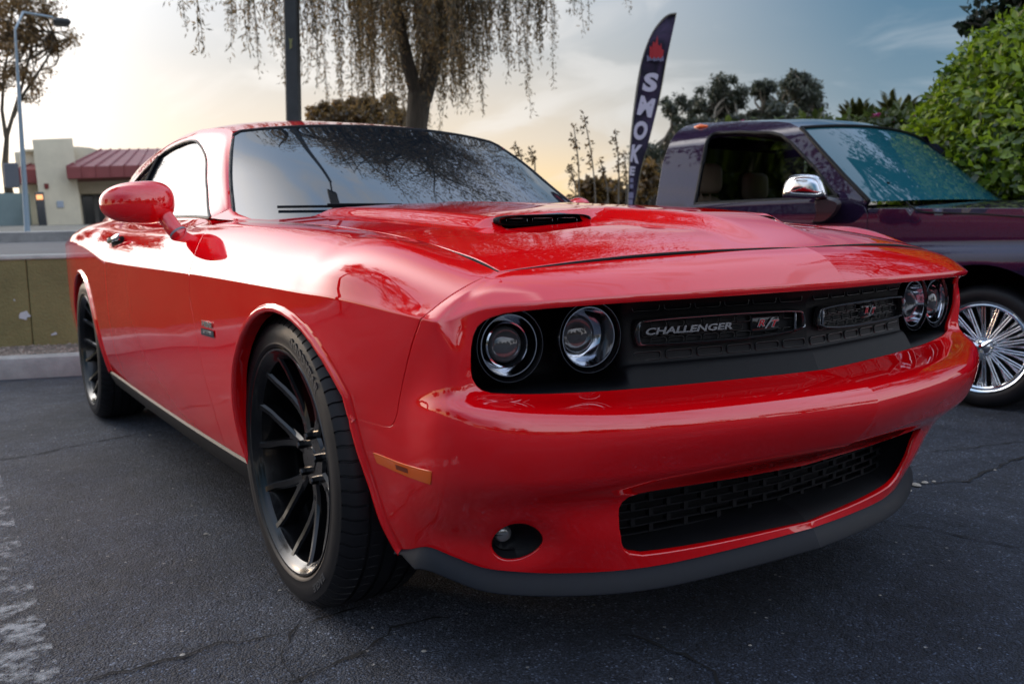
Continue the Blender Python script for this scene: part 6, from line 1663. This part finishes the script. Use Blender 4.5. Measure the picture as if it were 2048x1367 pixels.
far_tree('gum_tree', (27, 447), 42, [(60, 40, 60, 50), (10, 60, 60, 60), (110, 75, 38, 18), (70, 120, 42, 45), (20, 150, 40, 50), (-60, 90, 70, 80), (40, -30, 90, 60), (60, 185, 25, 18)],
         [[(18, 385), (10, 330), (14, 270)], [(14, 272), (28, 225), (45, 170), (60, 110), (70, 60)], [(12, 275), (4, 220), (8, 150), (20, 80)], [(26, 235), (40, 200), (80, 140), (115, 85)]],
         'tall thin backlit tree with leaning trunk by the boundary wall at far left', None, 11000, .17, .06, LBROWN, BARK, 31, .17, 9)
for i, (fx, bl, n) in enumerate([(12, [(10, 432, 22, 12), (30, 436, 16, 9)], 1400), (60, [(52, 436, 20, 11)], 900)]):
    far_tree('shrub', (fx, 449), 50, bl, [[(fx, 440)]], ['dark low shrub at the foot of the leaning tree by the far wall', 'dark rounded shrub beside the pale street light pole'][i], 'shrubs by the far building', n, .34, .2, LDG, BARK, 40 + i, .05, 5)['category'] = 'shrub'
for i, (fx, bl, n) in enumerate([(650, [(640, 222, 22, 14), (672, 216, 22, 14), (655, 240, 40, 20)], 1800), (700, [(705, 215, 26, 20), (700, 240, 40, 22)], 1500), (780, [(750, 205, 26, 16), (790, 202, 24, 16), (770, 232, 55, 26)], 2200)]):
    far_tree('backlit_tree', (fx, 330), 44, bl, [[(fx, 300), (fx, 250)]], ['small backlit tree seen over the left end of the car roof', 'small backlit tree between the light pole and the weeping trunk', 'broad backlit tree just left of the weeping trunk'][i], 'backlit trees over the car roof', int(n * 1.8), .24, .13, LBROWN, BARK, 50 + i, .12, 6)
gums = [((1330, 440), [(1350, 212, 24, 26), (1345, 265, 34, 36), (1320, 330, 44, 50)], 3600, 'dark sprawling gum tree just behind the banner and truck cab'),
        ((1440, 440), [(1420, 190, 26, 30), (1462, 185, 36, 34), (1440, 235, 50, 34), (1400, 235, 20, 24)], 4200, 'broad gum tree with a rounded crown over the truck cab'),
        ((1540, 440), [(1528, 195, 26, 30), (1545, 235, 34, 30), (1505, 240, 24, 24)], 2600, 'low gum tree between two taller crowns above the truck roof'),
        ((1600, 440), [(1608, 152, 24, 20), (1600, 185, 44, 30), (1625, 200, 30, 34), (1580, 225, 30, 28), (1625, 245, 28, 26)], 4200, 'tallest gum tree rising above the truck windshield')]
for i, (fx, bl, n, lb) in enumerate(gums):
    top_ = bl[0]; far_tree('gum_tree', fx, 31 + i, bl, [[(fx[0], 330), (fx[0] + 3, 280)], [(fx[0] + 3, 285), (top_[0], top_[1] + 30)], [(fx[0] + 3, 290), (bl[1][0], bl[1][1])]], lb, 'gum trees behind the truck', int(n * 1.9), .15, .055, LDK, BARKP, 60 + i, .14, 8)
for i, (fx, bl, n, lb) in enumerate([(1185, [(1175, 385, 32, 22), (1205, 375, 30, 20)], 2200, 'low sunlit shrub below the tall flower stalks'), (1235, [(1225, 372, 28, 22), (1245, 392, 26, 24)], 2000, 'low shrub left of the banner foot'), (1300, [(1295, 355, 26, 30), (1285, 395, 34, 26)], 2600, 'low shrub between the banner and truck cab')]):
    s_ = far_tree('shrub', (fx, 440), 14 + i, bl, [[(fx, 420)]], lb, 'shrubs behind the hood', n, .13, .06, LBROWN, BARK, 70 + i, .04, 6); s_['category'] = 'shrub'
# flower stalks
for i, (a_, b_) in enumerate([((1158, 400), (1147, 250)), ((1191, 400), (1168, 231)), ((1237, 400), (1230, 258)), ((1216, 400), (1199, 318)), ((1152, 400), (1139, 332)), ((1070, 345), (1060, 297)), ((1043, 330), (1030, 290)), ((1252, 400), (1247, 300))]):
    D_ = 9.0 + .3 * i; P0 = at_dist(*a_, D_); P1 = at_dist(*b_, D_); base = P0.copy(); base[2] = .85; r_ = np.random.default_rng(80 + i)
    st_ = empty('flower_stalk', tuple(base), 0, ['bare flower stalk at the left of the tall pair, behind the hood', 'tallest bare flower stalk, leaning left, behind the hood', 'tall upright flower stalk standing next to the banner', 'short leaning flower stalk in front of the low shrubs', 'shorter leftmost stalk of the main clump', 'small stalk seen past the right edge of the windshield', 'smallest stalk touching the edge of the windshield', 'thin short stalk nearest the banner'][i], 'flower stalk', 'flower stalks behind the hood')
    m_ = MB(); mid = (P0 + P1) / 2 + RT * .02; Q = np.array([(0, 0, 0), P0 - base, mid - base, P1 - base]); m_.tube(spline([0, 1, 2, 3], Q, np.linspace(0, 3, 12)), np.linspace(.011, .005, 12), 5); m_.build('stem', BARKP, st_)
    n = 46; f = .35 + .65 * r_.random(n); C_ = (P0 - base) * (1 - f)[:, None] + (P1 - base) * f[:, None] + r_.normal(0, .018, (n, 3)); dd = rand_dir(n, r_); link('seed_pods', leaf_mesh('seed_pods', C_, dd, rand_dir(n, r_), .05, .026, LBROWN), st_)['kind'] = 'stuff'

# ================================================================== HEDGE, PALMS, OVERHANGING TREE ON THE RIGHT
def hedge(label, pts, seed, n, ln, wd, lm, flowers=0):
    """pts: (x,y,z,radius) clumps in the place"""
    r_ = np.random.default_rng(seed); P = np.array(pts, float); base = np.array([P[:, 0].mean(), P[:, 1].mean(), 0.]); h_ = empty('bush', tuple(base), 0, label, 'bush')
    w = P[:, 3]**2; w /= w.sum(); A_ = []; N_ = []
    for p, k in zip(P, (w * n).astype(int)):
        d = rand_dir(k, r_); d[:, 2] = np.abs(d[:, 2]) * .9 + d[:, 2] * .1; rr = p[3] * (.72 + .34 * r_.random((k, 1)) + .08 * r_.normal(0, 1, (k, 1))); A_.append(p[:3] + d * rr - base); N_.append(d)
    A_ = np.concatenate(A_); N_ = np.concatenate(N_); m = len(A_); D = N_ * .55 + rand_dir(m, r_) * .9; D[:, 2] -= .45; L_ = ln * (.6 + .9 * r_.random(m))
    link('foliage', leaf_mesh('foliage', A_, D, N_ + rand_dir(m, r_) * .5, L_, wd / ln * L_, lm), h_)
    st = MB()
    for p in P[:14]: st.tube(np.array([(p[0] - base[0], p[1] - base[1], 0), p[:3] - base]), [.03, .012], 5)
    st.build('stems', BARK, h_)
    if flowers:
        k = r_.integers(0, m, flowers); fl_ = A_[k] + N_[k] * .03; link('blossom', leaf_mesh('blossom', np.repeat(fl_, 4, 0), rand_dir(flowers * 4, r_), rand_dir(flowers * 4, r_), .07, .06, leaf_mat('pink_blossom', (.55, .05, .22), .4, .3)), h_)
    return h_
def hp(px, py, dist, rad): q = at_dist(px, py, dist); return (q[0], q[1], q[2], rad)
r_ = np.random.default_rng(90)
cl = [hp(2010, 190, 7.6, .42), hp(2060, 170, 7.6, .5), hp(1965, 215, 7.8, .36), hp(1930, 245, 7.9, .30), hp(1900, 262, 8.0, .26), hp(2000, 270, 7.4, .5), hp(1940, 300, 7.6, .42), hp(1895, 320, 7.8, .38), hp(1880, 365, 7.7, .42), hp(1950, 370, 7.3, .5), hp(2030, 340, 7.2, .55), hp(2100, 260, 7.3, .65), hp(2010, 420, 7.1, .55), hp(1930, 430, 7.3, .5), hp(2110, 380, 7.0, .65), hp(2180, 230, 7.6, .8), hp(2250, 300, 7.4, .9), hp(1850, 360, 8.0, .30), hp(1848, 395, 7.8, .36)]
hedge('tall bright green leafy bush filling the right edge behind the truck hood', cl, 91, 80000, .062, .032, LHED)
cl = [hp(1700, 330, 11.5, .5), hp(1760, 330, 11.3, .55), hp(1820, 335, 11.2, .55), hp(1790, 300, 11.6, .45), hp(1730, 305, 11.6, .4), hp(1640, 340, 11.8, .6), hp(1590, 350, 12, .6), hp(1530, 350, 12, .6), hp(1470, 350, 12.2, .65), hp(1700, 390, 11.2, .6), hp(1800, 380, 10.8, .6), hp(1600, 400, 11.5, .7), hp(1500, 400, 11.8, .7)]
hedge('wide green flowering bush with pink blossom seen through the truck cab', cl, 92, 16000, .12, .06, leaf_mat('bush_leaf', (.055, .085, .018), .4, .4, (.11, .15, .03)), 150)
def palm(px, py, top_py, dist, seed, label):
    r_ = np.random.default_rng(seed); base = at_dist(px, 430, dist); base[2] = .3; hp_ = at_dist(px, py, dist) - base; k = dist / 1803.06
    p_ = empty('young_palm', tuple(base), 0, label, 'palm tree', 'young palms behind the truck'); m_ = MB(); m_.tube(np.array([(0, 0, 0), hp_ * .6, hp_]), [.13, .11, .09], 8); m_.build('trunk', BARKP, p_, smooth=60)
    fr_l = (py - top_py) * k * 1.15; P = []; D = []; ribs = MB(); 
    for i in range(30):
        a_ = i * 2.4 + r_.normal(0, .2); el = r_.uniform(.05, 1.35); d0 = np.array([math.cos(a_) * math.cos(el), math.sin(a_) * math.cos(el), math.sin(el)]); L_ = fr_l * r_.uniform(.8, 1.1)
        s_ = np.linspace(0, 1, 12); Q = hp_ + d0 * (L_ * s_)[:, None] + np.array([0, 0, -1]) * (L_ * .45 * s_**2.2 * math.cos(el))[:, None]; ribs.tube(Q, np.linspace(.010, .003, 12), 4)
        side = np.cross(d0, [0, 0, 1]); side /= np.linalg.norm(side) + 1e-6
        for sg in (-1, 1):
            for f in np.linspace(.18, 1, 24): q = spline(np.arange(12), Q, [f * 11])[0]; P.append(q); D.append(d0 * .7 + side * sg * .75 + np.array([0, 0, -.15]))
    ribs.build('frond_ribs', LPALM, p_); n = len(P); link('fronds', leaf_mesh('fronds', P, np.array(D), np.tile([0, 0, 1.], (n, 1)), fr_l * .32, .030, LPALM), p_)
palm(1712, 262, 212, 13.5, 95, 'left young palm with spiky fronds rising behind the truck windshield'); palm(1790, 262, 203, 13.0, 96, 'right young palm with yellowing fronds above the flowering bush')
ob = at_dist(2230, 430, 9.5); ob[2] = 0
rel2 = lambda px, py, d_=9.5: at_dist(px, py, d_) - ob
bl = []; r_ = np.random.default_rng(97)
for (px, py, rr) in [(1965, 20, 30), (2000, 50, 40), (2040, 20, 50), (2050, 90, 45), (1990, 105, 28), (1955, 75, 22), (1935, 45, 16), (2030, 140, 30), (1965, 145, 22), (2110, 40, 90), (2180, 120, 90), (2250, -20, 120), (2120, -120, 110), (2330, 60, 130), (2000, -60, 60), (2400, -120, 150), (2250, -220, 150)]:
    for _ in range(7): a_ = r_.uniform(0, 6.28); q = math.sqrt(r_.random()); s_ = rr * 9.5 / 1803 * r_.uniform(.3, .55); bl.append((rel2(px + rr * q * math.cos(a_), py + rr * q * math.sin(a_), 9.5 + r_.normal(0, rr * .004)), (s_, s_, s_)))
tree('overhanging_tree', ob, 'dark leafy tree overhanging the top right corner above the bright bush', None, [((0, 0, -.2), .22), (tuple(rel2(2235, 300)), .18), (tuple(rel2(2225, 180)), .16)], [[(tuple(rel2(2225, 180)), .10), (tuple(rel2(2130, 90)), .07), (tuple(rel2(2020, 50)), .03)], [(tuple(rel2(2225, 180)), .10), (tuple(rel2(2260, 0)), .06)], [(tuple(rel2(2225, 180)), .09), (tuple(rel2(2330, 60)), .05)]], bl, 15000, .085, .055, LDG, BARK, 98, .3, 1.)

# ================================================================== BEHIND THE PHOTOGRAPHER: seen in the paint, lamps and glass
def back(az, dist, z=0.): return np.array([CAM_POS[0] + dist * math.cos(R(az)), CAM_POS[1] + dist * math.sin(R(az)), z])
def mirror_tree(name, label, b_, cz, rad, hz, n, lm, seed, cnt=60, s0=.5, s1=.95, ln=.17):
    r_ = np.random.default_rng(seed); bl = []
    for _ in range(cnt): a_ = r_.uniform(0, 6.28); q = math.sqrt(r_.random()); s_ = r_.uniform(s0, s1); bl.append(((rad * q * math.cos(a_), rad * q * math.sin(a_), cz + hz * (r_.random() - .5)), (s_, s_, s_ * .8)))
    k = cz - hz * .5; tree(name, b_, label, None, [((0, 0, -.1), .17), ((.1, 0, k * .5), .13), ((.1, .1, k), .10)], [[((.1, .1, k * .95), .08), ((rad * .4, rad * .2, cz), .05), ((rad * .55, rad * .4, cz + hz * .4), .03)], [((.1, .1, k * .95), .08), ((-rad * .4, -rad * .2, cz), .05), ((-rad * .5, -rad * .4, cz + hz * .4), .03)]], bl, n, ln, ln * .35, lm, BARK, seed, .5, 1.2)
mirror_tree('shade_tree', 'tall feathery tree by the kerb outside the left edge, mirrored in the front fender', np.array([-7.5, -8.54, .14]), 10.6, 2.9, 5.0, 14000, LBROWN, 119)
mirror_tree('street_tree', 'small round tree across the road outside the left edge, mirrored in the door', np.array([-28.0, -1.9, 1.2]), 4.2, 1.9, 3.2, 5000, LBROWN, 118, 30, .5, .9, .2)
mirror_tree('corner_tree', 'leafy tree outside the right edge, mirrored in the nose of the red car', np.array([-.4, 8.6, 0]), 5.0, 2.0, 3.4, 9000, LDG, 117, 40, .4, .8, .12)
r_ = np.random.default_rng(120)
for i, (az, dist, h, w_) in enumerate([(-75, 24, 7, 3.2), (-52, 27, 6, 3.0), (-30, 25, 7.5, 3.4), (-8, 27, 6, 3.0), (14, 24, 7, 3.4), (36, 21, 6.5, 3.0), (58, 17, 6, 2.8), (-98, 27, 6, 3.0), (-120, 30, 7, 3.5)]):
    b_ = back(az, dist); bl = []
    for _ in range(26): a_ = r_.uniform(0, 6.28); q = math.sqrt(r_.random()); s_ = r_.uniform(.8, 1.4); bl.append(((w_ * q * math.cos(a_), w_ * q * math.sin(a_), h * .30 + h * .62 * r_.random()), (s_, s_, s_ * .8)))
    tree('reflection_tree', b_, 'rounded dark green tree added out of view behind the camera to darken reflections', 'unseen trees added for the reflections', [((0, 0, -.1), .2), ((0, 0, h * .4), .15)], [], bl, 2600, .38, .24, LDG, BARK, 130 + i, .3)  # tree line added to keep low bright sky out of the car's reflections

# unseen shop row, added to close the bright horizon gap in the paint's reflections
so_ = back(-20, 33); row = empty('shop_row', tuple(so_), R(-20) + math.pi / 2, 'long low tan shop row across the lot behind the photographer, seen only in reflections', 'building')
TANW = noisy(pmat('tan_stucco', (.26, .21, .15), .9), 1.0, .15)
bx('wall', TANW, -34, 34, -6, 0, -.1, 4.2, row); bx('roof', noisy(pmat('brown_parapet', (.10, .06, .04), .8), 1, .2), -34.3, 34.3, -6.3, .3, 4.2, 4.9, row)
for k in range(9): wq = bx('window', WDK, -31 + k * 7.2, -26.6 + k * 7.2, .0, .06, .5, 3.0, row, .0); bx('frame', BLK, -31.1 + k * 7.2, -26.5 + k * 7.2, .0, .09, 3.0, 3.12, wq, .0)
